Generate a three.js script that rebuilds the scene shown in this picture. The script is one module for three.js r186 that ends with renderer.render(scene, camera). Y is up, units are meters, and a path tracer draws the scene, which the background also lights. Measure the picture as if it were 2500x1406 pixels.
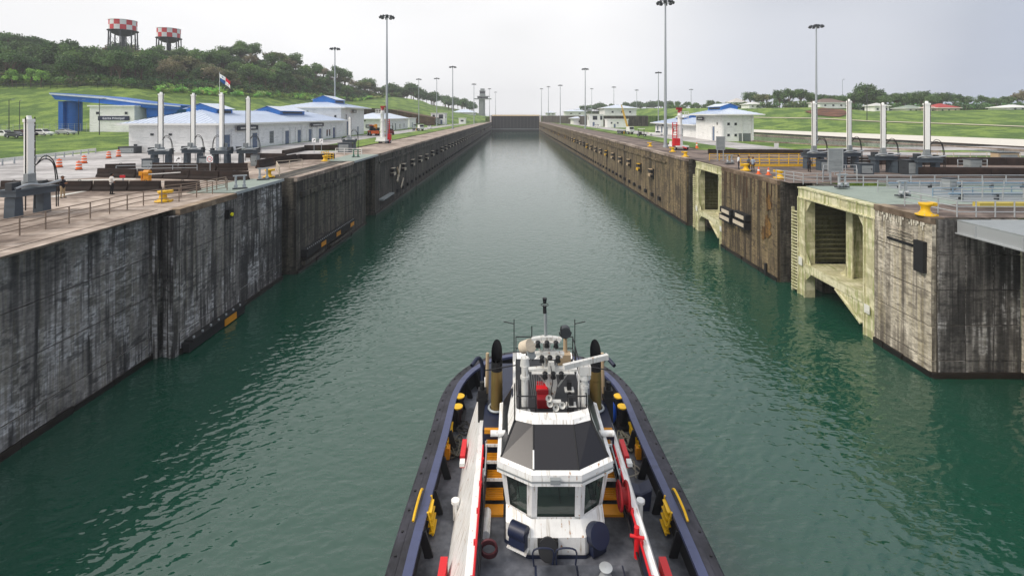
import * as THREE from 'three';
import { mergeGeometries } from 'three/addons/utils/BufferGeometryUtils.js';
import { MarchingCubes } from 'three/addons/objects/MarchingCubes.js';

// ---------- camera, sky, sun, exposure ----------
// Water level is y = 0. The camera stands 17.8 m above it and looks level up the lock (-z); the lens is shifted down.
const F = 1200, VX = 1255, VY = 282, EYE = 17.8, COPE = 10.8;
const scene = new THREE.Scene();
const camera = new THREE.PerspectiveCamera(2 * Math.atan(1124 / F) * 180 / Math.PI, 2510 / 2248, 0.3, 6000);
camera.position.set(0, EYE, 0);
camera.lookAt(0, EYE, -100);
camera.setViewOffset(2510, 2248, 0, 842, 2500, 1406);
scene.add(camera);
const renderer = new THREE.WebGLRenderer({ antialias: true });
renderer.toneMapping = THREE.LinearToneMapping;
renderer.toneMappingExposure = 1.5;
renderer.shadowMap.enabled = true;

function rng(seed) { let s = seed | 0; return () => { s = (s + 0x6d2b79f5) | 0; let t = Math.imul(s ^ (s >>> 15), 1 | s); t = (t + Math.imul(t ^ (t >>> 7), 61 | t)) ^ t; return ((t ^ (t >>> 14)) >>> 0) / 4294967296; }; }
// tiling fractal noise on a w x h grid, gx x gy cells in the first octave, values about 0..1
function noise(w, h, gx, gy, oct, seed, gain = 0.5) {
  const out = new Float32Array(w * h); let amp = 1, sum = 0;
  for (let o = 0; o < oct; o++) {
    const nx = Math.min(w, gx << o), ny = Math.min(h, gy << o), r = rng(seed + o * 101), L = new Float32Array(nx * ny);
    for (let i = 0; i < L.length; i++) L[i] = r();
    for (let y = 0; y < h; y++) {
      const fy = y / h * ny, y0 = Math.floor(fy), ty = fy - y0, sy = ty * ty * (3 - 2 * ty), ra = (y0 % ny) * nx, rb = ((y0 + 1) % ny) * nx;
      for (let x = 0; x < w; x++) {
        const fx = x / w * nx, x0 = Math.floor(fx), tx = fx - x0, sx = tx * tx * (3 - 2 * tx), a = x0 % nx, b = (x0 + 1) % nx;
        const p = L[ra + a] + (L[ra + b] - L[ra + a]) * sx, q = L[rb + a] + (L[rb + b] - L[rb + a]) * sx;
        out[y * w + x] += amp * (p + (q - p) * sy);
      }
    }
    sum += amp; amp *= gain;
  }
  for (let i = 0; i < out.length; i++) out[i] /= sum;
  return out;
}
const clamp = (x, a = 0, b = 1) => Math.min(b, Math.max(a, x)), lerp = (a, b, t) => a + (b - a) * t, smooth = (a, b, x) => { const t = clamp((x - a) / (b - a)); return t * t * (3 - 2 * t); };

{ // bright overcast, a blue-grey rain cloud over the right of the view
  const w = 1024, h = 512, d = new Float32Array(w * h * 4), n1 = noise(w, h, 6, 5, 5, 11), n2 = noise(w, h, 12, 14, 5, 12);
  for (let j = 0; j < h; j++) for (let i = 0; i < w; i++) {
    const k = j * w + i, el = ((j + 0.5) / h - 0.5) * 180, ang = ((i + 0.5) / w - 0.5) * 360;   // ang -90 is straight ahead, 0 is to the right
    const az = ang + 90;                                                                       // 0 ahead, + right
    const c = n1[k] - 0.5, f = n2[k] - 0.5;
    let v = 0.71 + c * 0.34 + f * 0.14;
    const bank = (0.42 * smooth(6, 32, az + c * 30) + 0.5 * smooth(35, 54, az + c * 24)) * (1 - smooth(120, 190, az + c * 40)) * (1 - smooth(30, 70, el + c * 30 + f * 14));
    const m = bank * (0.8 + 0.2 * smooth(0.4, 0.62, n2[k] * 0.6 + n1[k] * 0.4));
    const R = Math.max(0.03, lerp(v, 0.06 + f * 0.34, m)), Gc = Math.max(0.05, lerp(v, 0.12 + f * 0.34, m)), B = Math.max(0.08, lerp(v * 1.012, 0.24 + f * 0.32, m));
    const low = el < 0 ? 0.85 : 1;
    d.set([R * low, Gc * low, B * low, 1], k * 4);
  }
  const t = new THREE.DataTexture(d, w, h, THREE.RGBAFormat, THREE.FloatType);
  t.mapping = THREE.EquirectangularReflectionMapping; t.magFilter = t.minFilter = THREE.LinearFilter; t.needsUpdate = true;
  scene.background = t; scene.environment = t;
}
const sun = new THREE.DirectionalLight(0xfff4e6, 1.5);
sun.position.set(-200, 215, -20); sun.target.position.set(0, 0, -90);
sun.castShadow = true; sun.shadow.radius = 34; sun.shadow.mapSize.set(4096, 4096);
Object.assign(sun.shadow.camera, { left: -400, right: 400, top: 400, bottom: -400, near: 1, far: 1200 });
scene.add(sun, sun.target);
scene.fog = new THREE.FogExp2(0xf2f4f8, 0.0003);
// ---------- helpers ----------
const V = (x, y, z) => new THREE.Vector3(x, y, z);
// a point read off the photograph (2500 px wide) that lies on level Y, or at depth d
const G = (px, py, Y = COPE) => { const k = (EYE - Y) / (py - VY); return V((px - VX) * k, Y, -F * k); };
const A = (px, py, d) => V((px - VX) / F * d, EYE - (py - VY) / F * d, -d);
const ORD = ['first', 'second', 'third', 'fourth', 'fifth', 'sixth', 'seventh', 'eighth', 'ninth', 'tenth', 'eleventh', 'twelfth', 'thirteenth', 'fourteenth', 'fifteenth', 'sixteenth', 'seventeenth', 'eighteenth', 'nineteenth', ...['', ' first', ' second', ' third', ' fourth', ' fifth', ' sixth', ' seventh', ' eighth', ' ninth'].map((x) => x ? 'twenty' + x : 'twentieth'), ...['', ' first', ' second', ' third'].map((x) => x ? 'thirty' + x : 'thirtieth')];
const taken = {};
function numbered(n) { const k = taken[n] = (taken[n] ?? -1) + 1; return k ? n + '_' + String(k).padStart(3, '0') : n; }
function tag(o, label, category, group, kind) { if (label) o.userData.label = label; if (category) o.userData.category = category; if (group) o.userData.group = group; if (kind) o.userData.kind = kind; return o; }
function prep(g) { // non-indexed, position + normal + uv in metres by the face's main direction
  const q = g.index ? g.toNonIndexed() : g;
  if (!q.attributes.normal) q.computeVertexNormals();
  for (const k of Object.keys(q.attributes)) if (!['position', 'normal', 'uv', 'color'].includes(k)) q.deleteAttribute(k);
  if (g.userData.keepUV) return q;
  const p = q.attributes.position, n = p.count, uv = new Float32Array(n * 2), a = V(0, 0, 0), b = V(0, 0, 0), c = V(0, 0, 0);
  for (let i = 0; i < n; i += 3) {
    a.fromBufferAttribute(p, i); b.fromBufferAttribute(p, i + 1).sub(a); c.fromBufferAttribute(p, i + 2).sub(a); b.cross(c);
    const X = Math.abs(b.x), Y = Math.abs(b.y), Z = Math.abs(b.z);
    for (let k = 0; k < 3; k++) {
      const x = p.getX(i + k), y = p.getY(i + k), z = p.getZ(i + k), o = (i + k) * 2;
      if (Y >= X && Y >= Z) { uv[o] = x; uv[o + 1] = z; } else if (X >= Z) { uv[o] = z; uv[o + 1] = y; } else { uv[o] = x + 17.3; uv[o + 1] = y; }
    }
  }
  q.setAttribute('uv', new THREE.BufferAttribute(uv, 2));
  return q;
}
const flat = (g, out = []) => { Array.isArray(g) ? g.forEach((x) => flat(x, out)) : g && out.push(g); return out; };
function geo(gs) {
  const l = flat(gs).map(prep), anyC = l.some((g) => g.attributes.color);
  if (anyC) l.forEach((g) => { if (!g.attributes.color) g.setAttribute('color', new THREE.BufferAttribute(new Float32Array(g.attributes.position.count * 3).fill(1), 3)); });
  return l.length === 1 ? l[0] : mergeGeometries(l);
}
function obj(name, gs, m, parent = scene) {
  const o = new THREE.Mesh(gs.isBufferGeometry && gs.userData.ready ? gs : geo(gs), m);
  o.name = parent === scene ? numbered(name) : name; o.castShadow = o.receiveShadow = true; parent.add(o); return o;
}
const ready = (gs) => { const g = geo(gs); g.userData.ready = true; return g; };
function thing(name, label, category, p = [0, 0, 0], turn = 0, group) {
  const o = new THREE.Group(); o.name = numbered(name); scene.add(o); o.position.set(...(p.isVector3 ? p.toArray() : p)); o.rotation.y = turn; return tag(o, label, category, group, 'thing');
}
function dup(o, p, turn, label, group, s) {
  const c = o.clone(); c.name = numbered(o.name.replace(/_\d{3}$/, '')); c.userData = { ...o.userData }; scene.add(c);
  c.position.set(...(p.isVector3 ? p.toArray() : p)); c.rotation.y = turn ?? 0; if (s) c.scale.set(...(Array.isArray(s) ? s : [s, s, s])); return tag(c, label, null, group);
}
function struct(name, gs, m, label, category) { return tag(obj(name, gs, m), label, category, null, 'structure'); }
// geometry makers
const at = (g, x, y, z, rx = 0, ry = 0, rz = 0) => { if (rx) g.rotateX(rx); if (rz) g.rotateZ(rz); if (ry) g.rotateY(ry); return g.translate(x, y, z); };
const box = (w, h, d, x = 0, y = 0, z = 0, rx, ry, rz) => at(new THREE.BoxGeometry(w, h, d), x, y, z, rx, ry, rz);     // y is the centre
const bx = (x0, x1, y0, y1, z0, z1) => box(Math.abs(x1 - x0), Math.abs(y1 - y0), Math.abs(z1 - z0), (x0 + x1) / 2, (y0 + y1) / 2, (z0 + z1) / 2);
const cyl = (r0, r1, h, x, y, z, s = 10, rx, ry, rz) => at(new THREE.CylinderGeometry(r1, r0, h, s), x, y, z, rx, ry, rz); // r0 bottom
const UPV = V(0, 1, 0);
function rod(a, b, r, s = 6, r2 = r) {
  a = a.isVector3 ? a : V(...a); b = b.isVector3 ? b : V(...b);
  const d = b.clone().sub(a), g = new THREE.CylinderGeometry(r2, r, d.length(), s);
  return g.applyQuaternion(new THREE.Quaternion().setFromUnitVectors(UPV, d.clone().normalize())).translate((a.x + b.x) / 2, (a.y + b.y) / 2, (a.z + b.z) / 2);
}
function beam(a, b, w, h) { // rectangular bar from a to b
  a = a.isVector3 ? a : V(...a); b = b.isVector3 ? b : V(...b);
  const L = a.distanceTo(b), g = new THREE.BoxGeometry(w, h, L), m = new THREE.Matrix4().lookAt(a, b, Math.abs(b.clone().sub(a).normalize().y) > 0.99 ? V(1, 0, 0) : UPV);
  return g.applyMatrix4(m).translate((a.x + b.x) / 2, (a.y + b.y) / 2, (a.z + b.z) / 2);
}
const tube = (pts, r, n = 24, s = 6, closed = false) => new THREE.TubeGeometry(new THREE.CatmullRomCurve3(pts.map((p) => p.isVector3 ? p : V(...p)), closed), n, r, s, closed);
const lathe = (pts, s = 16) => new THREE.LatheGeometry(pts.map((p) => new THREE.Vector2(...p)), s);
function prism(pts, depth, bevel = 0) { // polygon in x,y pushed along +z
  const sh = new THREE.Shape(pts.map((p) => new THREE.Vector2(...p)));
  return new THREE.ExtrudeGeometry(sh, { depth, bevelEnabled: bevel > 0, bevelSize: bevel, bevelThickness: bevel, bevelSegments: 1 });
}
function poly(tri) { const g = new THREE.BufferGeometry(); g.setAttribute('position', new THREE.Float32BufferAttribute(tri.flatMap((p) => p.isVector3 ? p.toArray() : p), 3)); g.computeVertexNormals(); return g; }
const quad = (a, b, c, d) => poly([a, b, c, a, c, d]);
// slab with the given top outline (x,z pairs, any order of turning), thickness t below y
function slab(pts, y, t) {
  const sh = new THREE.Shape(pts.map(([x, z]) => new THREE.Vector2(x, -z)));
  const g = new THREE.ExtrudeGeometry(sh, { depth: t, bevelEnabled: false }); g.rotateX(-Math.PI / 2); return g.translate(0, y - t, 0);
}
function sheet(pts, y) { const g = new THREE.ShapeGeometry(new THREE.Shape(pts.map(([x, z]) => new THREE.Vector2(x, -z)))); g.rotateX(-Math.PI / 2); return g.translate(0, y, 0); }

// ---------- textures ----------
function tex(w, h, mx, my, fn, srgb = true) { // fn(k, x, y) -> [r,g,b] 0..255, the tile covers mx x my metres
  const d = new Uint8Array(w * h * 4);
  for (let y = 0; y < h; y++) for (let x = 0; x < w; x++) { const k = y * w + x, c = fn(k, x, y), o = k * 4; if (c.length) { d[o] = clamp(c[0], 0, 255); d[o + 1] = clamp(c[1], 0, 255); d[o + 2] = clamp(c[2], 0, 255); } d[o + 3] = 255; }
  const t = new THREE.DataTexture(d, w, h); t.magFilter = THREE.LinearFilter; t.minFilter = THREE.LinearMipmapLinearFilter; t.wrapS = t.wrapT = THREE.RepeatWrapping; t.repeat.set(1 / mx, 1 / my);
  if (srgb) t.colorSpace = THREE.SRGBColorSpace; t.generateMipmaps = true; t.needsUpdate = true; return t;
}
const mix3 = (a, b, t) => [a[0] + (b[0] - a[0]) * t, a[1] + (b[1] - a[1]) * t, a[2] + (b[2] - a[2]) * t];
const std = (color, rough = 0.7, o = {}) => new THREE.MeshStandardMaterial({ color, roughness: rough, ...o });
// stained lock wall: 64 m x 12 m of concrete with runs of dirt and lime
function wallTex(seed, base, dark, lime, moss, amt) {
  const w = 2048, h = 512, n1 = noise(w, h, 16, 3, 5, seed), n2 = noise(w, h, 150, 1, 2, seed + 1), n3 = noise(w, h, 12, 3, 4, seed + 2), n4 = noise(w, h, 260, 110, 3, seed + 3, 0.7), n5 = noise(w, h, 460, 2, 3, seed + 4), n6 = noise(w, h, 90, 5, 5, seed + 6, 0.6), n7 = noise(w, h, 10, 120, 3, seed + 7), n8 = noise(w, h, 60, 34, 5, seed + 8, 0.62);
  return tex(w, h, 64, 12, (k) => {
    let c = mix3(dark, base, smooth(0.24, 0.6, n1[k] * 0.36 + n6[k] * 0.36 + n5[k] * 0.28));
    c = mix3(c, dark, smooth(0.46, 0.62, n2[k] * 0.62 + n3[k] * 0.2 + n5[k] * 0.18) * 0.8);
    c = mix3(c, lime, clamp(smooth(0.47, 0.6, n3[k] * 0.34 + n5[k] * 0.3 + n6[k] * 0.36) * amt) * (0.35 + 0.65 * smooth(0.42, 0.56, n8[k])) * 0.9);
    c = mix3(c, moss, smooth(0.52, 0.7, n1[k] * 0.4 + n5[k] * 0.6) * 0.5);
    c = mix3(c, dark, smooth(0.58, 0.7, n8[k]) * 0.5);
    const g = 1 + (n4[k] - 0.5) * 0.5 + (n7[k] - 0.5) * 0.16 + (n5[k] - 0.5) * 0.3;
    return [c[0] * g, c[1] * g, c[2] * g];
  });
}
const T = {};
T.wallL = wallTex(20, [140, 136, 132], [48, 47, 47], [196, 195, 196], [82, 77, 64], 1.25);
T.wallF = wallTex(30, [96, 91, 82], [40, 38, 36], [132, 127, 116], [58, 55, 42], 0.55);
T.wallR = wallTex(40, [130, 114, 88], [58, 50, 40], [158, 138, 100], [72, 66, 40], 0.7);
T.wallP = wallTex(50, [186, 178, 162], [96, 89, 79], [222, 214, 198], [132, 122, 94], 0.9);
{
  const w = 1024, a = noise(w, w, 5, 5, 6, 60), b = noise(w, w, 40, 40, 4, 61), c = noise(w, w, 4, 60, 4, 62);
  T.apron = tex(w, w, 22, 22, (k) => { const m = smooth(0.34, 0.66, a[k] * 0.7 + c[k] * 0.3), g = (b[k] - 0.5) * 70; return mix3([112 + g, 98 + g, 88 + g], [176 + g, 161 + g, 148 + g], m); });
  T.apronDark = tex(w, w, 18, 18, (k) => { const m = smooth(0.36, 0.64, a[k] * 0.7 + c[k] * 0.3), g = (b[k] - 0.5) * 50; return mix3([72 + g, 62 + g, 57 + g], [128 + g, 113 + g, 104 + g], m); });
  T.road = tex(w, w, 26, 26, (k) => { const m = a[k] * 0.6 + c[k] * 0.4, g = (b[k] - 0.5) * 44; return mix3([140 + g, 137 + g, 136 + g], [192 + g, 189 + g, 188 + g], smooth(0.35, 0.65, m)); });
  T.deck = tex(w, w, 6, 6, (k) => { const m = smooth(0.36, 0.66, a[k]), g = (b[k] - 0.5) * 40 + (c[k] - 0.5) * 16; return mix3([60 + g, 63 + g, 70 + g], [98 + g, 101 + g, 109 + g], m); });
  T.paint = tex(w, w, 7, 7, (k) => { const g = 240 + (a[k] - 0.5) * 40 + (b[k] - 0.5) * 20 - smooth(0.56, 0.72, c[k] * 0.5 + a[k] * 0.5) * 26; return [g, g, g - 2]; });
  const e = noise(w, w, 7, 7, 7, 64, 0.62), f2 = noise(w, w, 90, 90, 4, 65, 0.7);
  T.grass = tex(w, w, 36, 36, (k) => { const m = smooth(0.36, 0.64, e[k]), g = (f2[k] - 0.5) * 80; return mix3([76 + g, 106 + g, 38 + g * 0.5], [122 + g, 146 + g, 62 + g * 0.5], m); });
  T.scrub = tex(w, w, 40, 40, (k) => { const m = smooth(0.36, 0.64, e[k]), g = (f2[k] - 0.5) * 80; return mix3([34 + g, 48 + g, 26 + g * 0.6], [84 + g, 100 + g, 44 + g * 0.6], m); });
  T.bump = tex(w, w, 6, 6, (k) => { const g = (b[k] * 0.6 + a[k] * 0.4) * 255; return [g, g, g]; }, false);
  T.grassBump = tex(w, w, 12, 12, (k) => { const g = f2[k] * 255; return [g, g, g]; }, false);
  const s1 = noise(w, w, 6, 22, 5, 66), s2 = noise(w, w, 70, 9, 4, 67);
  T.gate = tex(w, w, 9, 9, (k) => { let c2 = mix3([192, 187, 150], [222, 217, 184], smooth(0.4, 0.6, s1[k])); c2 = mix3(c2, [150, 158, 100], smooth(0.5, 0.7, s2[k] * 0.7 + a[k] * 0.3) * 0.7); const g = (b[k] - 0.5) * 40; return [c2[0] + g, c2[1] + g, c2[2] + g]; });
  const s3 = noise(w, w, 60, 6, 4, 68), s4 = noise(w, w, 26, 26, 5, 69);
  T.tug = tex(w, w, 3.5, 3.5, (k) => { const v = 240 + (a[k] - 0.5) * 30 + (b[k] - 0.5) * 16; let c2 = mix3([v, v, v - 2], [176, 168, 156], smooth(0.56, 0.72, s3[k] * 0.7 + a[k] * 0.3) * 0.55); c2 = mix3(c2, [150, 96, 58], smooth(0.68, 0.76, s4[k] * 0.7 + s3[k] * 0.3) * 0.8); return c2; });
  // ripples: crossing short waves
  const W = 1024, q1 = noise(W, W, 14, 30, 3, 71, 0.5), q2 = noise(W, W, 34, 66, 2, 72, 0.5), q3 = noise(W, W, 70, 120, 2, 73);
  T.ripple = tex(W, W, 16, 16, (k) => { const r1 = 1 - Math.abs(q1[k] * 2 - 1), r2 = 1 - Math.abs(q2[k] * 2 - 1); const g = (r1 * 0.56 + r2 * 0.34 + q3[k] * 0.14) * 235; return [g, g, g]; }, false);
}
const M = {
  wallL: std(0xffffff, 0.9, { map: T.wallL, bumpMap: T.bump, bumpScale: 0.05 }), wallF: std(0xffffff, 0.9, { map: T.wallF, bumpMap: T.bump, bumpScale: 0.04 }),
  wallR: std(0xffffff, 0.9, { map: T.wallR, bumpMap: T.bump, bumpScale: 0.05 }), wallP: std(0xffffff, 0.9, { map: T.wallP, bumpMap: T.bump, bumpScale: 0.05 }),
  apron: std(0xffffff, 0.9, { map: T.apron, bumpMap: T.bump, bumpScale: 0.01 }), apronDark: std(0xffffff, 0.9, { map: T.apronDark, bumpMap: T.bump, bumpScale: 0.01 }), road: std(0xffffff, 0.88, { map: T.road }),
  grass: std(0xffffff, 0.95, { map: T.grass, bumpMap: T.grassBump, bumpScale: 0.15 }), scrub: std(0xffffff, 0.95, { map: T.scrub, bumpMap: T.grassBump, bumpScale: 0.6 }),
  gate: std(0xffffff, 0.6, { map: T.gate }), gateInner: std(0x84857a, 0.8, { map: T.gate }), deckGreen: std(0x96a39b, 0.8, { map: T.paint }),  // plates inside the gates use the gate texture in a darker tint
  deck: std(0xffffff, 0.55, { map: T.deck, bumpMap: T.bump, bumpScale: 0.004 }),
  white: std(0xffffff, 0.5, { map: T.paint }), whitePlain: std(0xe9e9e6, 0.45), cream: std(0xf2f2ea, 0.5, { map: T.paint }), grey: std(0x9aa0a3, 0.5, { map: T.paint }), steel: std(0xb4b8ba, 0.42, { metalness: 0.35 }),
  galv: std(0xaab0b4, 0.5, { metalness: 0.3 }), darkGrey: std(0x3b4046, 0.6, { map: T.paint }), black: std(0x15161a, 0.6), rubber: std(0x1c1d20, 0.75, { map: T.paint }), navy: std(0x1e2742, 0.45, { map: T.paint }),
  machine: std(0x4b5661, 0.55, { map: T.paint }), yellow: std(0xf2bf12, 0.5, { map: T.paint }), amber: std(0xe89a12, 0.5, { map: T.paint }), red: std(0xd01822, 0.45), orange: std(0xf06a2a, 0.6), roof: std(0xd8e3f6, 0.4, { map: T.paint }), roofBlue: std(0x3c84d8, 0.45, { map: T.paint }), deepBlue: std(0x0a66c4, 0.5, { map: T.paint }),
  barrier: std(0x5a4d4a, 0.9, { map: T.apron }), darkConcrete: std(0x8a8078, 0.9, { map: T.apronDark }), concrete: std(0xffffff, 0.9, { map: T.apron }), glass: std(0x1a222c, 0.12, { metalness: 0.0 }), glassDoor: std(0x5d6f8c, 0.2),
  tyre: std(0x17171a, 0.85), bark: std(0x6a5a49, 0.9), sand: std(0xd8cbb8, 0.85, { map: T.paint }), pink: std(0xd9b9a6, 0.8), redRoof: std(0xa8403c, 0.7), tan: std(0xb7a182, 0.6),
};
// ---------- water ----------
{
  // real swell in the near basin, finer ripples as relief of the surface
  const ripV = (z) => { const d = Math.max(0, -z - 30); return d < 120 ? z + d * d / 240 * 0.62 : z + 37.2 + (d - 120) * 0.62; };   // ripples lengthen away from the tug
  const X0 = -34, X1 = 46, Z0 = 12, Z1 = -150, nx = 480, nz = 960, N = 1024, h1 = noise(N, N, 26, 44, 2, 81), h2 = noise(N, N, 62, 120, 2, 82), h3 = noise(N, N, 120, 190, 1, 83), big = noise(N, N, 7, 7, 3, 84);
  const samp = (f, x, z, s) => { const u = (((x / s) % 1) + 1) % 1 * N, v = (((z / s) % 1) + 1) % 1 * N, a = Math.floor(u), b = Math.floor(v), s1 = u - a, s2 = v - b, A1 = a % N, B1 = b % N, A2 = (a + 1) % N, B2 = (b + 1) % N; return lerp(lerp(f[B1 * N + A1], f[B1 * N + A2], s1), lerp(f[B2 * N + A1], f[B2 * N + A2], s1), s2); };
  const g = new THREE.PlaneGeometry(1, 1, nx, nz); g.rotateX(-Math.PI / 2);
  const p = g.attributes.position, uv = g.attributes.uv;
  for (let i = 0; i < p.count; i++) {
    const t = 0.5 - p.getZ(i), x = lerp(X0, X1, p.getX(i) + 0.5), z = lerp(Z0, Z1, Math.pow(t, 1.3));
    const xr = x * 0.94 + z * 0.34, zr = z * 0.94 - x * 0.34, xq = x * 0.9 - z * 0.3, zq = z * 0.9 + x * 0.3, gust = 0.6 + 0.8 * samp(big, x, z, 60), fade = lerp(1, 0.22, smooth(-25, -95, z)) * (1 - smooth(-105, -149, z));
    const r1 = samp(h1, xr, zr, 31) - 0.5, r2 = 0.5 - Math.abs(samp(h2, xq, zq, 31) * 2 - 1), r3 = samp(h3, x, z, 40) - 0.5;
    p.setXYZ(i, x, (r1 * 0.042 + r2 * 0.056 + r3 * 0.034) * gust * fade, z); uv.setXY(i, x, ripV(z));
  }
  g.computeVertexNormals(); g.userData.ready = true;
  const far = new THREE.PlaneGeometry(X1 - X0, 450); far.rotateX(-Math.PI / 2); far.translate((X0 + X1) / 2, 0, Z1 - 225); { const fp = far.attributes.position, fu = far.attributes.uv; for (let i = 0; i < fp.count; i++) fu.setXY(i, fp.getX(i), ripV(fp.getZ(i))); far.userData.ready = true; }
  const wm = { color: new THREE.Color().setRGB(0.010, 0.060, 0.038), roughness: 0.04, ior: 1.72 };
  const m = new THREE.MeshPhysicalMaterial({ ...wm, bumpMap: T.ripple, bumpScale: 0.042 });
  const w1 = obj('water', g, m); tag(w1, 'green rippled water of the near lock basin', 'water', null, 'structure');
  const w2 = obj('water', far, m); tag(w2, 'pale calm water of the far lock chamber', 'water', null, 'structure');
}
// ---------- ground ----------
const XL = -24.8, XR = 28;
struct('ground', [bx(-800, -46, COPE - 6, COPE, -1300, 60), bx(-46, -28, COPE - 6, COPE, -1300, 60), bx(32, 70, COPE - 6, COPE, -1300, -51), bx(70, 800, COPE - 6, COPE, -1300, 60), bx(-28, 32, COPE - 6, COPE - 0.5, -1300, -552)], M.grass, 'green grass plain on both sides of the lock', 'ground');
struct('apron', [sheet([[-28, 40], [-28, -96], [-54, -100], [-88, -104], [-120, -70], [-120, 40]], COPE + 0.012)], M.road, 'pale concrete roadway of the left bank beside the lock', 'road');
struct('lock_apron', [sheet([[-25.4, 40], [-25.4, -44.5], [-28, -46], [-28, -92], [-38, -88], [-42, -62], [-50, -52], [-60, 40]], COPE + 0.016)], M.apron, 'weathered brown concrete apron along the left lock wall', 'pavement');
struct('coping_walk', [sheet([[-25.2, -88], [-25.2, -548], [-33.5, -548], [-34, -88]], COPE + 0.02)], M.apron, 'brown concrete walkway along the left chamber wall', 'path');
struct('service_road', [sheet([[-45, -96], [-43, -330], [-41, -520], [-47, -520], [-51, -330], [-56, -100]], COPE + 0.008)], M.road, 'grey service road behind the left chamber wall', 'road');
struct('lock_apron', [sheet([[28.6, -51], [28.6, -100], [74, -100], [74, -51]], COPE + 0.012), sheet([[29, -33.6], [29, -38.7], [70, -38.7], [70, -33.6]], COPE + 0.012)], M.apronDark, 'dark stained concrete apron around the right gate recesses', 'pavement');
struct('coping_walk', [sheet([[28.4, -79.5], [28.4, -548], [36.5, -548], [38, -79.5]], COPE + 0.02)], M.apronDark, 'dark concrete walkway along the right chamber wall', 'path');
struct('service_road', [sheet([[47, -97], [46, -330], [44, -520], [52, -520], [55, -330], [58, -97]], COPE + 0.008), sheet([[47, -97], [58, -97], [75, -108], [110, -112], [160, -100], [160, -91], [110, -102], [75, -97.5]], COPE + 0.012)], M.road, 'grey service road behind the right chamber wall', 'road');
// kerbs along the grass
struct('kerb', [bx(-34.3, -34, COPE - 0.2, COPE + 0.14, -540, -100)], M.darkConcrete, 'dark kerb between left walkway and grass', 'kerb');
struct('kerb', [bx(38.2, 38.5, COPE - 0.2, COPE + 0.14, -540, -104)], M.darkConcrete, 'dark kerb between right walkway and grass', 'kerb');
struct('lock_floor', [bx(-60, 90, -14, -13, -560, 40)], M.darkConcrete, 'concrete floor deep under the lock water', 'floor');

// ---------- lock walls ----------
// face(): concrete lifts as separate panels in front of a solid core; s = +1 when the face looks to +x
const R0 = rng(5), wetM = std(0x55504a, 0.55, { map: T.apronDark });
function face(parent, s, x, z0, z1, m, rows, len, y1 = COPE - 0.4, y0 = -1.2, core = 4) {
  const L = z0 - z1, n = Math.max(1, Math.round(L / len));
  obj('core', bx(x - s * 0.3, x - s * core, -3, COPE - 0.02, z0, z1), M.wallF, parent);
  { const r = rng(Math.round(z0 * 7 + 900)); let z = z0 - 0.05; while (z > z1 + 0.3) { const l = Math.min(z - z1 - 0.05, L > 60 ? 12 : 1.6 + r() * 2.4); obj('waterline_stone', bx(x + s * (0.1 + r() * 0.1), x - s * 0.2, -1.3, 0.32 + r() * 0.16, z, z - l + 0.04), wetM, parent); z -= l; } }
  for (let i = 0; i < n; i++) for (let j = 0; j < rows; j++) {
    const a = z0 - L * i / n, b = z0 - L * (i + 1) / n, c = lerp(y0, y1, j / rows), d = lerp(y0, y1, (j + 1) / rows), e = (R0() - 0.5) * 0.05;
    obj('panel', bx(x + e * s, x - s * 0.32, c + (j ? 0.03 : 0), d - 0.025, a - 0.03, b + 0.03), m, parent);
  }
}
function faceZ(parent, z, xa, xb, m, rows, n, y1 = COPE - 0.4, y0 = -1.2) { // a face that looks at the camera (+z)
  obj('waterline_stone', bx(xa - 0.4, xb, -1.3, 0.4, z + 0.14, z - 0.2), wetM, parent);
  obj('core', bx(xa, xb, -3, COPE - 0.02, z - 0.3, z - 3), M.wallF, parent);
  for (let i = 0; i < n; i++) for (let j = 0; j < rows; j++) { const e = (R0() - 0.5) * 0.05; obj('panel', bx(lerp(xa, xb, i / n) + 0.03, lerp(xa, xb, (i + 1) / n) - 0.03, lerp(y0, y1, j / rows) + 0.025, lerp(y0, y1, (j + 1) / rows) - 0.025, z + e, z - 0.32), m, parent); }
}
function coping(parent, s, x, z0, z1, m = M.apron, w = 1.0, over = 0.12, n = Math.max(1, Math.round((z0 - z1) / 9))) {
  for (let i = 0; i < n; i++) obj('coping_stone', bx(x + s * over, x - s * w, COPE - 0.4, COPE + 0.05, lerp(z0, z1, i / n) - 0.015, lerp(z0, z1, (i + 1) / n) + 0.015), m, parent);
}
const wallA = thing('lock_wall', 'streaked grey concrete lock wall in the left foreground under the handrail', 'wall');
face(wallA, 1, -26.5, 14, -36.5, M.wallL, 4, 12.5); coping(wallA, 1, -26.5, 14, -36.5, M.apron, 1.2, 0.05);
const wallB = thing('lock_wall', 'pale flaking concrete wall pier beside the white coping on the left', 'wall');
face(wallB, 1, -24.9, -36.5, -44, M.wallL, 4, 7.5); coping(wallB, 1, -24.9, -36.5, -44, std(0xe4dccb, 0.85, { map: T.apron }), 0.8, 0.06, 2);
for (const [xa, xb, zz] of [[-26.5, -26.1, -35.9], [-25.9, -25.55, -36.15], [-25.35, -24.95, -35.95]]) obj('pilaster', bx(xa, xb, -1.2, COPE - 0.42, zz, -36.6), M.wallL, wallB);
const wallC = thing('lock_wall', 'dark wall panel under the green gate-slot plate on the left', 'wall');
face(wallC, 1, -25.3, -44.06, -53.5, M.wallL, 4, 9.4, COPE - 0.1);
obj('recess', bx(-27.5, -29, -3, COPE - 0.02, -53.5, -55.1), M.wallF, wallC);
const wallD = thing('lock_wall', 'dark concrete lock wall with long fender beam and overhanging ledge on the left', 'wall');
face(wallD, 1, -24.4, -55, -80.7, M.wallF, 2, 25.7); coping(wallD, 1, -24.4, -55, -74.5, M.apron, 0.9, 0.1);
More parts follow.
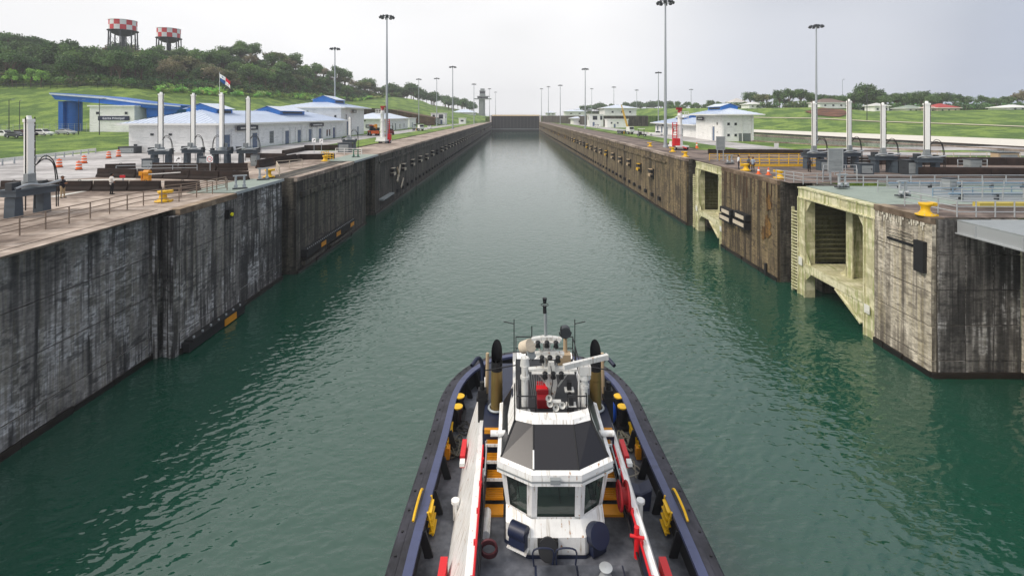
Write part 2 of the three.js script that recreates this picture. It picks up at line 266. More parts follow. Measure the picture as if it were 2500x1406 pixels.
obj('recess', bx(-27.5, -29, -3, COPE - 0.02, -80.7, -87.5), M.wallF, wallD);
{ // broken ledge under the coping, long fender with amber plates, two cantilever brackets
  const r = rng(91); let z = -56; while (z > -79) { const l = 0.9 + r() * 1.8; obj('ledge_stone', bx(-24.42, -24.12 + r() * 0.1, 8.75 - r() * 0.25, 9.05 + r() * 0.1, z, z - l * 0.94), M.wallF, wallD); z -= l; }
  const f = obj('fender', [bx(-24.45, -23.75, 1.55, 2.25, -56.2, -73), bx(-24.4, -23.6, 2.25, 2.45, -56.2, -73)], M.rubber, wallD);
  for (const zz of [-61.2, -66.4, -72]) obj('amber_plate', bx(-23.76, -23.7, 1.62, 2.2, zz + 0.75, zz - 0.75), M.amber, f);
  for (let k = 0; k < 30; k++) obj('bolt', cyl(0.06, 0.06, 0.1, -23.8, 2.5, -56.6 - k * 0.55, 6), M.steel, f);
  obj('bracket', [bx(-24.42, -23.9, 0.7, 1.1, -56.2, -62), bx(-24.42, -23.9, 0.7, 1.0, -64, -73)], M.wallF, wallD);
}
{ // fender of the pier on the left, with rollers and one amber plate
  const f = obj('fender', [bx(-25, -24.3, 0.1, 0.75, -36.7, -44.3), bx(-24.95, -24.2, 0.75, 0.9, -37, -44.6)], M.rubber, wallB);
  obj('amber_plate', bx(-24.3, -24.24, 0.12, 0.7, -41.2, -42.9), M.amber, f);
  for (let k = 0; k < 7; k++) obj('bolt', cyl(0.08, 0.08, 0.16, -24.4, 0.96, -37.4 - k * 1.05, 8), M.steel, f);
  obj('lamp_box', [bx(-24.8, -24.5, 8.9, 9.7, -42.2, -42.9)], M.black, wallB); obj('lamp_lens', cyl(0.16, 0.16, 0.12, -24.45, 9.25, -42.55, 12, 0, 0, Math.PI / 2), std(0xe8e01a, 0.4), wallB);
}
const wallF = thing('lock_wall', 'long dark left chamber wall carrying rows of cream-topped fenders', 'wall');
face(wallF, 1, XL, -87.5, -548, M.wallF, 1, 24); coping(wallF, 1, XL, -87.5, -548, M.apron, 0.9, 0.18, 46);
const wallRN = thing('lock_wall', 'pale cream stained pier wall at the right between gate and corner', 'wall');
face(wallRN, -1, 28.4, -33.35, -38.7, M.wallP, 5, 5.4); coping(wallRN, -1, 28.4, -33.4, -38.7, std(0xdcd6c6, 0.85, { map: T.apron }), 0.9, 0.05, 2);
faceZ(wallRN, -33.3, 28.75, 34.4, M.wallL, 5, 3, COPE - 0.05);
{ const r = rng(17); for (let k = 0; k < 34; k++) { const z = -33.6 - r() * 4.9, l = 0.15 + r() * 0.5; obj('lime_run', bx(28.38, 28.34, COPE - 0.4 - l, COPE - 0.4, z, z - 0.05 - r() * 0.05), std(0xd8d2c2, 0.9), wallRN); }
  obj('slot', bx(28.34, 28.5, 8.48, 8.66, -34.9, -37.3), M.black, wallRN); obj('rubber_strip', [bx(28.1, 28.4, 6.95, 9.1, -33.75, -34.55)], M.rubber, wallRN);
  for (let k = 0; k < 3; k++) obj('form_ridge', bx(28.33, 28.42, 8.85 + k * 0.24, 8.93 + k * 0.24, -34.9, -37.4), M.wallP, wallRN); }
const wallRX = thing('lock_wall', 'concrete side wall at the right edge below the steel gangway', 'wall');
face(wallRX, -1, 34.4, 20, -33.3, M.wallP, 5, 8, COPE - 0.1);
const wallRD = thing('lock_wall', 'rust-brown concrete pier wall between the two green gates', 'wall');
face(wallRD, -1, 28.2, -52.5, -66.7, M.wallR, 1, 7); coping(wallRD, -1, 28.2, -52.5, -66.7, std(0xcfc4b2, 0.88, { map: T.apron }), 0.7, 0.05, 3);
obj('recess', bx(31, 33, -3, COPE - 0.02, -49.3, -52.5), M.wallF, wallRD);
{ const r = rng(23); for (const [z0, y] of [[-58.4, 5.2], [-62.4, 5.0]]) { const f = obj('fender', [bx(27.5, 28.2, y, y + 0.75, z0, z0 - 3.2), bx(27.4, 28.2, y - 1.0, y - 0.2, z0, z0 - 3.2)], M.rubber, wallRD); obj('amber_plate', bx(27.36, 27.41, y - 0.75, y - 0.3, z0 - 0.2, z0 - 3), M.sand, f); obj('amber_plate', bx(27.45, 27.5, y + 0.1, y + 0.55, z0 - 0.4, z0 - 2.6), M.sand, f); }
  for (let k = 0; k < 26; k++) { const z = -53.5 - r() * 12.8, l = 1 + r() * 2.2; obj('rust_run', bx(28.19, 28.165, COPE - 0.45 - l, COPE - 0.45, z, z - 0.08 - r() * 0.1), std(0x4a3526, 0.9), wallRD); } 
  for (const [zc, yc, rz, ry, n] of [[-54.5, 6.0, 0.7, 0.8, 3], [-54.7, 5.0, 0.9, 0.7, 4], [-55.3, 4.4, 0.5, 0.6, 5], [-54.2, 8.2, 0.5, 1.2, 6]]) { const q = rng(n), c = Array.from({ length: 16 }, (_, i) => { const a = i / 16 * 6.283, k = 0.6 + q() * 0.7; return [28.13 - n * 0.003, yc + Math.sin(a) * ry * k, zc + Math.cos(a) * rz * k]; }), t3 = []; c.forEach((p, i) => t3.push([28.13 - n * 0.003, yc, zc], p, c[(i + 1) % 16])); obj('rust_patch', poly(t3), std(0xb89258, 0.9, { map: T.wallP }), wallRD); }
  obj('post', rod([28, -1, -54.6], [28, 1.4, -54.6], 0.14), M.rubber, wallRD); }
const wallRF = thing('lock_wall', 'long brown right chamber wall carrying rows of yellow-topped fenders', 'wall');
face(wallRF, -1, XR, -79.5, -548, M.wallR, 1, 24); coping(wallRF, -1, XR, -79.5, -548, M.apron, 0.8, 0.18, 46);
obj('recess', bx(31, 33, -3, COPE - 0.02, -77, -79.5), M.wallF, wallRF);
for (const [w, x, s] of [[wallF, XL, 1], [wallRF, XR, -1]]) {   // fenders, ledge blocks and pipes on the two chamber walls
  const r = rng(s + 40), body = ready([bx(0, 0.75, 0, 0.55, -0.9, 0.9), bx(0, 0.75, 1.0, 1.5, -0.9, 0.9), bx(0, 0.3, -0.3, 1.7, -1.0, -0.8)]), cap = ready([bx(0.1, 0.8, 0.55, 0.63, -0.85, 0.85), bx(0.76, 0.82, 0.1, 0.56, -0.8, 0.8)]), cap2 = ready([bx(0.1, 0.8, 1.5, 1.58, -0.85, 0.85)]);
  for (let k = 0; k < 46; k++) {
    const z = -99 - k * 9.6; const f = obj('fender', body, M.rubber, w); f.position.set(x, 5.6 + (r() - 0.5) * 0.3, z); if (s < 0) f.rotation.y = Math.PI;
    if (r() < 0.85) { const cm = s > 0 ? M.sand : (k % 4 === 1 ? M.yellow : M.tan); obj('fender_cap', cap, cm, f); obj('fender_cap', cap2, cm, f); }
  }
  const block = ready(bx(0, 0.45, 0, 0.7, -0.45, 0.45));
  for (let k = 0; k < 90; k++) { const o = obj('block', block, M.rubber, w); o.position.set(s > 0 ? x : x - 0.45, 1.6, -94 - k * 4.9); }
  for (let k = 0; k < 18; k++) obj('joint_strip', bx(x, x + s * 0.08, 0, COPE - 0.5, -100 - k * 24, -100.3 - k * 24), M.black, w);
  const r2 = rng(77 + s); let z = -90; while (z > -330) { const l = 1.2 + r2() * 3; obj('ledge_stone', bx(x, x + s * (0.2 + r2() * 0.12), 8.9 + r2() * 0.2, 9.35, z, z - l * 0.93), s > 0 ? M.wallF : M.wallR, w); z -= l; }
}
{ const d = thing('wall_ladder', 'broken pale fender timbers hanging on the left chamber wall', 'timber');   // loose timbers near the start of the left chamber
  obj('timber', beam([XL + 0.25, 7.2, -106], [XL + 0.3, 4.0, -103], 0.25, 0.5), M.sand, d); obj('timber', beam([XL + 0.25, 6.9, -103.2], [XL + 0.35, 4.9, -104.6], 0.2, 0.4), M.tan, d); obj('timber', beam([XL + 0.25, 3.9, -109], [XL + 0.35, 2.3, -106.4], 0.2, 0.4), M.sand, d);
  obj('timber', bx(XL, XL + 0.9, 2.2, 2.5, -90, -98), M.grey, d); }

// ---------- rolling gates in their recesses on the right ----------
function gate(label, z0, z1, grilled) {   // z0 near, z1 far
  const t = thing('lock_gate', label, 'gate'), X = 28.55, top = COPE - 0.12, W = z0 - z1, zc = (z0 + z1) / 2;
  obj('top_girder', [bx(X - 0.1, X + 0.7, top - 0.14, top, z0, z1), bx(X, X + 0.15, 9.7, top - 0.14, z0, z1), bx(X - 0.1, X + 0.5, 9.6, 9.72, z0, z1)], M.gate, t);
  for (let k = 1; k < 5; k++) obj('stiffener', bx(X - 0.09, X + 0.02, 9.72, top - 0.14, z0 - W * k / 5 + 0.05, z0 - W * k / 5 - 0.05), M.gate, t);
  for (const [a, b] of [[z0, z0 - 1.3], [z1 + 1.3, z1]]) obj('column', [bx(X, X + 0.9, -1.5, 9.6, a - 0.02, b + 0.02), bx(X - 0.12, X + 0.02, -1.5, 9.6, a - 0.02, a - 0.16), bx(X - 0.12, X + 0.02, -1.5, 9.6, b + 0.16, b + 0.02)], M.gate, t);
  obj('floor_girder', [bx(X, X + 11, 3.1, 3.3, z0 - 1.3, z1 + 1.3), bx(X - 0.1, X + 0.1, 2.55, 3.35, z0 - 1.3, z1 + 1.3)], M.gate, t);
  // haunch that drops to the near column
  obj('haunch', [poly([[X, 2.55, z0 - 4.6], [X, 2.55, z0 - 1.3], [X, 0.9, z0 - 1.3]]), beam([X - 0.05, 2.5, z0 - 4.7], [X - 0.05, 0.8, z0 - 1.5], 0.3, 0.16), beam([X + 0.9, 2.5, z0 - 4.7], [X + 0.9, 0.8, z0 - 1.5], 0.3, 0.16)], M.gate, t);
  obj('haunch', [poly([[X, 2.55, z1 + 2.2], [X, 2.55, z1 + 1.3], [X, 1.7, z1 + 1.3]])], M.gate, t);
  obj('inner_wall', [bx(X + 11, X + 11.2, 3.3, 9.7, z0, z1), bx(X + 0.9, X + 11, 3.3, 9.7, z0 - 0.6, z0 - 0.7), bx(X + 0.9, X + 11, 3.3, 9.7, z1 + 0.7, z1 + 0.6)], M.gateInner, t);
  obj('ceiling', bx(X + 0.7, X + 11.2, top - 0.3, top - 0.2, z0, z1), M.gateInner, t);
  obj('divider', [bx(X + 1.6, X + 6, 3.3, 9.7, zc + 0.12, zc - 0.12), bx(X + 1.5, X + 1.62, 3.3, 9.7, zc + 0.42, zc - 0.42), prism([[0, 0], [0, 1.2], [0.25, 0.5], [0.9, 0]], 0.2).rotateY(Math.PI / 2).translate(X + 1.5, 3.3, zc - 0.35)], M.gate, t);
  for (let k = 0; k < 13; k++) for (const [a, b] of [[z0 - 0.7, zc + 0.4], [zc - 0.4, z1 + 0.7]]) obj('rib', bx(X + 10.75, X + 11.01, 3.7 + k * 0.46, 3.82 + k * 0.46, a, b), M.gateInner, t);
  for (let k = 0; k < 13; k++) obj('rib', bx(X + 0.95, X + 11, 3.7 + k * 0.46, 3.82 + k * 0.46, z1 + 0.7, z1 + 0.95), M.gateInner, t);
  for (const [y, zz, d] of [[9.55, z0 - 1.3, -1], [9.55, z1 + 1.3, 1], [3.35, z1 + 1.3, 1]]) obj('gusset', poly([[X + 0.05, y, zz], [X + 0.05, y, zz + d * 0.8], [X + 0.05, y + (y > 5 ? -1.1 : 1.1), zz]]), M.gate, t);
  if (grilled) for (let k = 0; k < 26; k++) obj('rung', bx(X - 0.15, X + 0.1, 0.3 + k * 0.31, 0.4 + k * 0.31, z1 - 0.05, z1 - 1.0), M.gate, t);
  obj('grille_post', [bx(X - 0.1, X + 0.15, -1, 8.5, z1 - 0.9, z1 - 1.02)], M.gate, t);
  obj('name_plate', bx(X - 0.16, X - 0.12, 1.9, 2.6, z0 - 0.5, z0 - 1.1), M.cream, t); obj('name_plate', bx(X - 0.16, X - 0.12, 3.0, 3.8, z1 + 0.9, z1 + 0.3), M.cream, t);
  obj('deck', bx(X + 0.72, X + 8.5, COPE - 0.2, COPE - 0.05, z0 - 0.1, z1 + 0.1), M.deckGreen, t); for (let k = 0; k < 8; k++) obj('deck_plate', bx(X + 8.52 + k * 6, X + 14.5 + k * 6, COPE - 0.2, COPE - 0.05, z0 - 0.1, z1 + 0.1), k % 3 === 1 ? M.deckGreen : M.grey, t);
  obj('hull_plate', bx(X + 11.3, 86, -1, COPE - 0.25, z0 - 0.6, z1 + 0.6), M.gate, t);
  return t;
}
gate('large pale green steel gate end with open bays, nearer of the two on the right', -38.72, -49.3, true);
gate('smaller looking pale green steel gate end farther along the right wall', -66.72, -77, true);
// closed gate at the far end
{
  const t = thing('closed_lock_gate', 'dark steel gate closing the far end of the chamber under a yellow railing', 'gate', [0, 0, -548]);
  obj('gate_plate', bx(XL - 1, XR + 1, -2, 17.6, -1, -6), std(0x3a3f44, 0.7, { map: T.wallF }), t);
  for (let k = 0; k < 14; k++) obj('rib', bx(XL + 1.6 + k * 3.8, XL + 1.9 + k * 3.8, 3, 16.6, -1, -0.7), std(0x4a4f53, 0.7), t);
  obj('sill_beam', bx(XL, XR, 2.3, 3, -1.2, 0.2), std(0x80868a, 0.6), t);
  const rl = []; for (let k = 0; k <= 22; k++) rl.push(bx(XL + k * 2.4 - 0.08, XL + k * 2.4 + 0.08, 17.6, 19, -1.1, -1.3)); for (const y of [18.1, 18.55, 18.95]) rl.push(bx(XL, XR, y - 0.07, y + 0.07, -1.1, -1.3));
  obj('railing', rl, M.yellow, t); obj('toe_beam', bx(XL, XR, 17.3, 17.75, -0.98, -0.7), M.yellow, t);
  obj('walkway', bx(XL - 0.5, XR + 0.5, 17.6, 17.7, -1.1, -6), M.apron, t);
}
for (const [s, l] of [[-1, 'left'], [1, 'right']]) { // white guide frames beside the far gate
  const x = s < 0 ? XL - 1.2 : XR + 1.2; const t = thing('gate_pier', 'tall pale pier standing on the ' + l + ' of the far dark gate', 'pier', [x, COPE, -546]); obj('shaft', bx(-1.2, 1.2, -12, 7.2, -3, 0), M.apron, t); obj('white_guide', bx(-0.5, 0.5, -10, 7, 0, 0.25), M.white, t);
}
struct('upper_terrace', [slab([[-150, -440], [-27, -550], [-27, -1290], [-700, -1290], [-600, -600]], 16.4, 6)], M.grass, 'grassy upper terrace beyond the far gate on the left', 'terrace');
struct('upper_terrace', [slab([[31, -550], [58, -336], [60, -322], [88, -322], [110, -380], [700, -560], [700, -1290], [31, -1290]], 17.6, 7)], M.grass, 'grassy upper terrace beyond the far gate on the right', 'terrace');
{ const t = thing('retaining_wall', 'dark retaining wall with columns below the white house on the right', 'wall'); obj('face', bx(58, 88, COPE, 17.7, -321.6, -323), M.wallF, t); for (let k = 0; k < 8; k++) obj('column', bx(60 + k * 3.6, 60.8 + k * 3.6, COPE, 17.2, -320.9, -321.7), M.wallF, t);
  const u = thing('retaining_wall', 'long dark wall running to the far gate on the right', 'wall'); const a = V(58, 0, -322), b = V(32, 0, -546), n = 8; for (let k = 0; k < n; k++) { const p = a.clone().lerp(b, k / n), q = a.clone().lerp(b, (k + 0.985) / n); obj('panel', beam([p.x, 14.2, p.z], [q.x, 14.2, q.z], 1, 6.9), M.wallF, u); } }
// ---------- banks and hills ----------
function loft(cols, sub, seed, rough) { // cols: [px, [[depth, height] ...]]; a strip of terrain through them
  const NR = cols[0][1].length, r = noise(256, 256, 20, 20, 4, seed), at2 = (c, t) => { const i = Math.min(NR - 2, Math.floor(t)), f = t - i, a = c[1][i], b = c[1][i + 1]; return [lerp(a[0], b[0], f), lerp(a[1], b[1], f)]; };
  const P = [], nu = (cols.length - 1) * sub, nv = (NR - 1) * sub;
  for (let u = 0; u <= nu; u++) for (let v = 0; v <= nv; v++) {
    const ci = Math.min(cols.length - 2, Math.floor(u / sub)), f = u / sub - ci, A1 = at2(cols[ci], v / sub), B1 = at2(cols[ci + 1], v / sub);
    const px = lerp(cols[ci][0], cols[ci + 1][0], f), d = lerp(A1[0], B1[0], f), y = lerp(A1[1], B1[1], f), X = (px - VX) / F * d;
    const n = r[(((Math.round(d * 1.3) % 256) + 256) % 256) * 256 + (((Math.round(X * 1.3) % 256) + 256) % 256)] - 0.5;
    P.push(V(X, y + n * rough * Math.min(1, v / sub / 2), -d));
  }
  const g = new THREE.BufferGeometry(), idx = []; g.setAttribute('position', new THREE.Float32BufferAttribute(P.flatMap((p) => [p.x, p.y, p.z]), 3)); g.setAttribute('uv', new THREE.Float32BufferAttribute(P.flatMap((p) => [p.x, p.z]), 2));
  for (let u = 0; u < nu; u++) for (let v = 0; v < nv; v++) { const a = u * (nv + 1) + v, b = a + nv + 1; idx.push(a, b, b + 1, a, b + 1, a + 1); }
  g.setIndex(idx); g.computeVertexNormals(); g.userData.ready = true;
  const at3 = (px, t) => { let ci = 0; while (ci < cols.length - 2 && cols[ci + 1][0] < px) ci++; const f = clamp((px - cols[ci][0]) / (cols[ci + 1][0] - cols[ci][0])), A1 = at2(cols[ci], t), B1 = at2(cols[ci + 1], t), d = lerp(A1[0], B1[0], f); return V((px - VX) / F * d, lerp(A1[1], B1[1], f), -d); };
  return { g, at: at3 };
}
const colsL = [
  [-500, [[50, 10.6], [76, 12.1], [115, 12.8], [180, 31], [230, 46], [290, 64], [430, 55]]], [0, [[70, 10.7], [116, 12.1], [165, 12.9], [235, 31.3], [280, 45], [330, 60], [450, 50]]],
  [200, [[88, 10.7], [124, 12.4], [168, 13.2], [238, 31.3], [290, 42], [340, 53], [450, 45]]], [330, [[104, 10.7], [130, 12.6], [172, 13.5], [245, 31.5], [290, 40], [345, 50], [450, 42]]],
  [480, [[168, 10.7], [178, 12], [200, 13.5], [285, 31.5], [320, 42], [370, 55], [470, 45]]], [640, [[205, 10.7], [215, 12], [240, 14], [330, 31.5], [360, 44], [395, 60], [500, 50]]],
  [760, [[235, 10.7], [245, 12], [290, 17], [390, 31], [415, 42], [440, 54], [560, 46]]], [860, [[300, 10.7], [304, 11.5], [360, 23], [460, 31], [480, 36], [500, 42], [640, 36]]],
  [960, [[330, 10.7], [335, 12], [400, 23.5], [520, 38], [540, 37], [570, 35], [700, 33]]], [1030, [[340, 10.7], [345, 12], [430, 22], [540, 34], [600, 33], [700, 35], [900, 32]]],
  [1090, [[380, 10.7], [390, 12], [450, 18], [540, 22], [650, 26], [760, 31], [1000, 28]]], [1185, [[480, 10.7], [490, 13], [520, 16.3], [560, 16.5], [700, 17], [850, 20], [1200, 18]]],
];
const bankL = loft(colsL, 10, 301, 1.2);
tag(obj('grass_bank', bankL.g, M.grass), 'long green grass embankment rising behind the left buildings', 'embankment', null, 'structure');
const colsR = [
  [1500, [[430, 10.7], [470, 17], [520, 24], [620, 25], [900, 24]]], [1580, [[390, 10.7], [425, 16], [480, 25], [560, 25], [800, 24]]], [1700, [[300, 10.7], [345, 16], [400, 23.8], [480, 24], [700, 22]]], [1840, [[252, 10.7], [292, 16.5], [330, 22.6], [400, 23], [600, 22]]],
  [2000, [[215, 10.7], [258, 16.5], [300, 22.8], [370, 23], [560, 22]]], [2130, [[192, 10.7], [232, 15.5], [285, 20.4], [350, 21], [520, 20]]], [2500, [[144, 10.7], [192, 14.6], [262, 20.9], [330, 21], [500, 20]]], [3000, [[118, 10.7], [168, 14.2], [240, 21], [310, 21], [480, 20]]],
];
const bankR = loft(colsR, 10, 302, 0.9);
tag(obj('grass_bank', bankR.g, M.grass), 'broad green grass embankment rising behind the right basins', 'embankment', null, 'structure');
// bare red earth on the right bank, brown scar on the left bank
function scar(bank, pts, m, label) { const c = pts.map(([px, t]) => bank.at(px, t)), mid = c.reduce((a, p) => a.add(p), V(0, 0, 0)).divideScalar(c.length), tri = []; c.forEach((p, i) => { tri.push([mid.x, mid.y + 0.7, mid.z], [p.x, p.y + 0.45, p.z], [c[(i + 1) % c.length].x, c[(i + 1) % c.length].y + 0.45, c[(i + 1) % c.length].z]); }); struct('bare_earth', poly(tri), m, label, 'earth'); }
scar(bankR, [[1965, 1.55], [2010, 1.9], [2060, 1.85], [2075, 1.5], [2050, 1.1], [1990, 1.2]], std(0xa87a5c, 0.95, { map: T.apron }), 'bare reddish earth patch high on the right grass bank');
scar(bankL, [[268, 1.75], [262, 1.95], [285, 1.9], [300, 1.6], [288, 1.5]], std(0x9c8460, 0.95, { map: T.apron }), 'brown bare earth scar on the left grass bank');
{ // path along the right bank
  const a = [], n = 24; for (let i = 0; i < n; i++) { const p = lerp(1840, 2520, i / n), q = lerp(1840, 2520, (i + 1) / n); a.push(quad(...[[p, 0.82], [q, 0.82], [q, 0.87], [p, 0.87]].map(([x, t]) => { const v = bankR.at(x, t + (2200 - x) * 0.0004); return V(v.x, v.y + 0.35, v.z); }))); }
  struct('bank_path', a, M.sand, 'pale dirt track across the right grass bank', 'path');
}
{ // retaining wall at the foot of the left bank
  const t = thing('retaining_wall', 'brown and grey retaining wall below the green mound left of the chamber', 'wall'), n = 12;
  for (let i = 0; i < n; i++) { const px0 = lerp(842, 1062, i / n), px1 = lerp(842, 1062, (i + 0.985) / n), d0 = lerp(318, 352, i / n), d1 = lerp(318, 352, (i + 1) / n), yt = (px) => px < 950 ? lerp(23.4, 22.2, (px - 842) / 108) : lerp(22.2, 16, (px - 950) / 112); const m = i < 6 ? M.darkConcrete : std(0xa08870, 0.95, { map: T.apron });
    const p = A(px0, 290, d0), q = A(px1, 290, d1), y = yt(px0); obj('panel', [quad([p.x, 10.5, p.z], [q.x, 10.5, q.z], [q.x, yt(px1), q.z], [p.x, y, p.z]), quad([p.x, y, p.z], [q.x, yt(px1), q.z], [q.x, yt(px1), q.z - 30], [p.x, y, p.z - 30])], m, t); }
}
// ---------- water saving basins on the right ----------
{
  const band = (a, b, c, d, y) => sheet([a, b, c, d].map(([px, py]) => { const p = G(px, py); return [p.x, p.z]; }), y);
  struct('basin_water', [band([1800, 322], [2600, 365], [2600, 378], [1800, 343], COPE + 0.006)], new THREE.MeshStandardMaterial({ color: new THREE.Color().setRGB(0.02, 0.05, 0.05), roughness: 0.1 }), 'pale grey water of the saving basins on the right', 'water');
  struct('basin_slope', [band([1800, 314.5], [2600, 344], [2600, 364], [1800, 320], COPE + 0.03)], std(0xe9e4da, 0.85, { map: T.paint }), 'long white concrete slope of the far saving basin', 'slope');
  struct('basin_platform', [band([2080, 371], [2600, 372], [2600, 381], [2080, 379], COPE + 0.02)], M.road, 'pale concrete platform at the right edge behind the machines', 'pavement');
  const wallLine = (label, pts, h, w, m) => { const t = thing('basin_wall', label, 'wall'); for (let i = 0; i + 1 < pts.length; i++) { const a = G(...pts[i]), b = G(...pts[i + 1]), n = Math.max(1, Math.round(a.distanceTo(b) / 9)); for (let k = 0; k < n; k++) { const p = a.clone().lerp(b, k / n), q = a.clone().lerp(b, (k + 0.99) / n); obj('panel', beam([p.x, COPE + h / 2 - 0.1, p.z], [q.x, COPE + h / 2 - 0.1, q.z], w, h + 0.2), m, t); } } return t; };
  wallLine('dark basin wall just below the white slope', [[1800, 322.5], [2600, 366]], 0.3, 0.6, M.darkConcrete);
  wallLine('thin white basin wall in the middle of the pale water', [[1800, 328], [2600, 374]], 0.3, 0.5, M.concrete);
  wallLine('dark basin wall nearest the pale water strip', [[1800, 343], [2300, 372]], 0.3, 0.6, M.concrete);
  wallLine('low dark wall behind the yellow bridge on the right', [[1730, 376], [2085, 378]], 0.9, 0.6, M.barrier);
  wallLine('long dark wall behind the right gate machines', [[2030, 401], [2600, 404]], 1.1, 0.7, M.barrier);
  wallLine('dark low wall on the right behind the gate deck rails', [[2240, 428], [2600, 432]], 1.0, 0.7, M.barrier);
}
// ---------- buildings ----------
const seamG = {};
function bld(o) { // x0..x1, z0 (near) .. z1 (far), y0 base, h wall height, rise roof, over eaves
  const w = o.x1 - o.x0, d = o.z0 - o.z1, t = thing(o.name ?? 'lock_building', o.label, o.cat ?? 'building', [(o.x0 + o.x1) / 2, o.y0 ?? COPE, (o.z0 + o.z1) / 2], 0, o.group), wm = o.wall ?? M.white, ov = o.over ?? 1.2, h = o.h, rise = o.rise ?? 2;
  obj('wall', box(w, h + 0.2, d, 0, h / 2 - 0.1, 0), wm, t);
  if (o.flat) { obj('roof', box(w + 0.8, 0.4, d + 0.8, 0, h + 0.2, 0), o.roof ?? M.white, t); } else {
    const W = w / 2 + ov, D = d / 2 + ov, alongZ = d > w, rl = Math.abs(d - w) / 2 * 0.98 + 0.6, ye = h + 0.25, yr = h + 0.25 + rise;
    const r1 = alongZ ? [0, yr, rl] : [rl, yr, 0], r2 = alongZ ? [0, yr, -rl] : [-rl, yr, 0], A1 = [-W, ye, D], B1 = [W, ye, D], C1 = [W, ye, -D], D1 = [-W, ye, -D];
    const roof = obj('roof', alongZ ? [poly([A1, B1, r1]), quad(B1, C1, r2, r1), poly([C1, D1, r2]), quad(D1, A1, r1, r2), quad(A1, D1, C1, B1)] : [quad(A1, B1, r1, r2), poly([B1, C1, r1]), quad(C1, D1, r2, r1), poly([D1, A1, r2]), quad(A1, D1, C1, B1)], o.roof ?? M.roof, t);
    if (o.seams) { const s = [], e = 0.03; // standing seams
      for (let x = -W + 0.5; x < W; x += o.seams) { const k = alongZ ? 1 - Math.abs(x) / W : clamp((W - Math.abs(x)) / (W - rl)), zt = alongZ ? lerp(D, rl, k) : lerp(D, 0, k); s.push(beam([x, ye + e, D], [x, ye + e + rise * k, zt], 0.07, 0.09)); }
      for (let z = -D + 0.5; z < D; z += o.seams) { const k = alongZ ? clamp((D - Math.abs(z)) / (D - rl)) : 1 - Math.abs(z) / D, xt = alongZ ? lerp(W, 0, k) : lerp(W, rl, k); for (const sg of [1, -1]) s.push(beam([sg * W, ye + e, z], [sg * xt, ye + e + rise * k, z], 0.07, 0.09)); }
      tag(obj('seams', s, o.roof ?? M.roof, roof), null, null, null, 'stuff'); }
    obj('fascia', [box(2 * W + 0.1, 0.34, 0.12, 0, ye - 0.1, D + 0.04), box(2 * W + 0.1, 0.34, 0.12, 0, ye - 0.1, -D - 0.04), box(0.12, 0.34, 2 * D, W + 0.05, ye - 0.1, 0), box(0.12, 0.34, 2 * D, -W - 0.05, ye - 0.1, 0)], M.whitePlain, t);
    for (const c of o.clere ?? []) { // blue roof lantern: [cx, cz, w, d, h, alongZ]
      const [cx, cz, cw, cd, ch] = c, y = ye + rise * (c[5] ?? 0.7), q = new THREE.Group(); q.name = 'roof_lantern'; t.add(q); q.position.set(cx, y, cz);
      obj('lantern_wall', box(cw, ch, cd, 0, ch / 2, 0), M.roofBlue, q); for (const sg of [1, -1]) obj('louvre', box(0.06, ch * 0.5, cd * 0.8, sg * (cw / 2 + 0.03), ch * 0.5, 0), M.darkGrey, q);
      const e = 0.5, k = cw / 2 + e, kd = cd / 2 + e, rr = cw * 0.2; obj('lantern_roof', [quad([k, ch, kd], [k, ch, -kd], [0, ch + rr, -kd], [0, ch + rr, kd]), quad([-k, ch, -kd], [-k, ch, kd], [0, ch + rr, kd], [0, ch + rr, -kd])], M.roof, q); for (const sg of [1, -1]) obj('lantern_gable', poly([[-cw / 2 * sg, ch, cd / 2 * sg], [cw / 2 * sg, ch, cd / 2 * sg], [0, ch + rr * 0.92, cd / 2 * sg]]), M.roofBlue, q);
    }
  }
  // openings: [side, along 0..1 (from near/left), sill, width, height, kind]
  for (const [side, u, y, ow, oh, kind] of o.open ?? []) {
    const c = new THREE.Group(); c.name = { w: 'window', d: 'door', s: 'sign', v: 'vent', p: 'pilaster', l: 'shutter' }[kind]; t.add(c);
    if (side === 'f') c.position.set(lerp(-w / 2, w / 2, u), y + oh / 2, d / 2); else { c.position.set((side === 'r' ? 1 : -1) * w / 2, y + oh / 2, lerp(d / 2, -d / 2, u)); c.rotation.y = (side === 'r' ? 1 : -1) * Math.PI / 2; }
    if (kind === 'w') { obj('frame', [box(ow + 0.16, 0.1, 0.1, 0, oh / 2, 0.03), box(ow + 0.16, 0.1, 0.1, 0, -oh / 2, 0.03), box(0.1, oh, 0.1, ow / 2, 0, 0.03), box(0.1, oh, 0.1, -ow / 2, 0, 0.03)], M.whitePlain, c); obj('pane', box(ow, oh, 0.04, 0, 0, 0.01), M.glass, c); }
    if (kind === 'd') { obj('frame', [box(ow + 0.2, 0.12, 0.16, 0, oh / 2, 0.05), box(0.12, oh, 0.16, ow / 2, 0, 0.05), box(0.12, oh, 0.16, -ow / 2, 0, 0.05)], M.whitePlain, c); obj('leaf', box(ow, oh, 0.06, 0, 0, 0.02), M.glassDoor, c); obj('handle', box(0.06, 0.4, 0.06, ow * 0.32, -0.1, 0.07), M.steel, c); }
    if (kind === 'l') { obj('slats', Array.from({ length: 8 }, (_, k) => box(ow, oh / 10, 0.08, 0, -oh / 2 + oh * (k + 0.5) / 8, 0.03, 0.4)), M.grey, c); obj('backing', box(ow, oh, 0.03, 0, 0, 0.01), M.darkGrey, c); }
    if (kind === 'v') obj('vent_hood', box(ow, oh, 0.2, 0, 0, 0.1), M.darkGrey, c);
    if (kind === 'p') obj('shaft', box(ow, oh, 0.35, 0, 0, 0.17), wm, c);
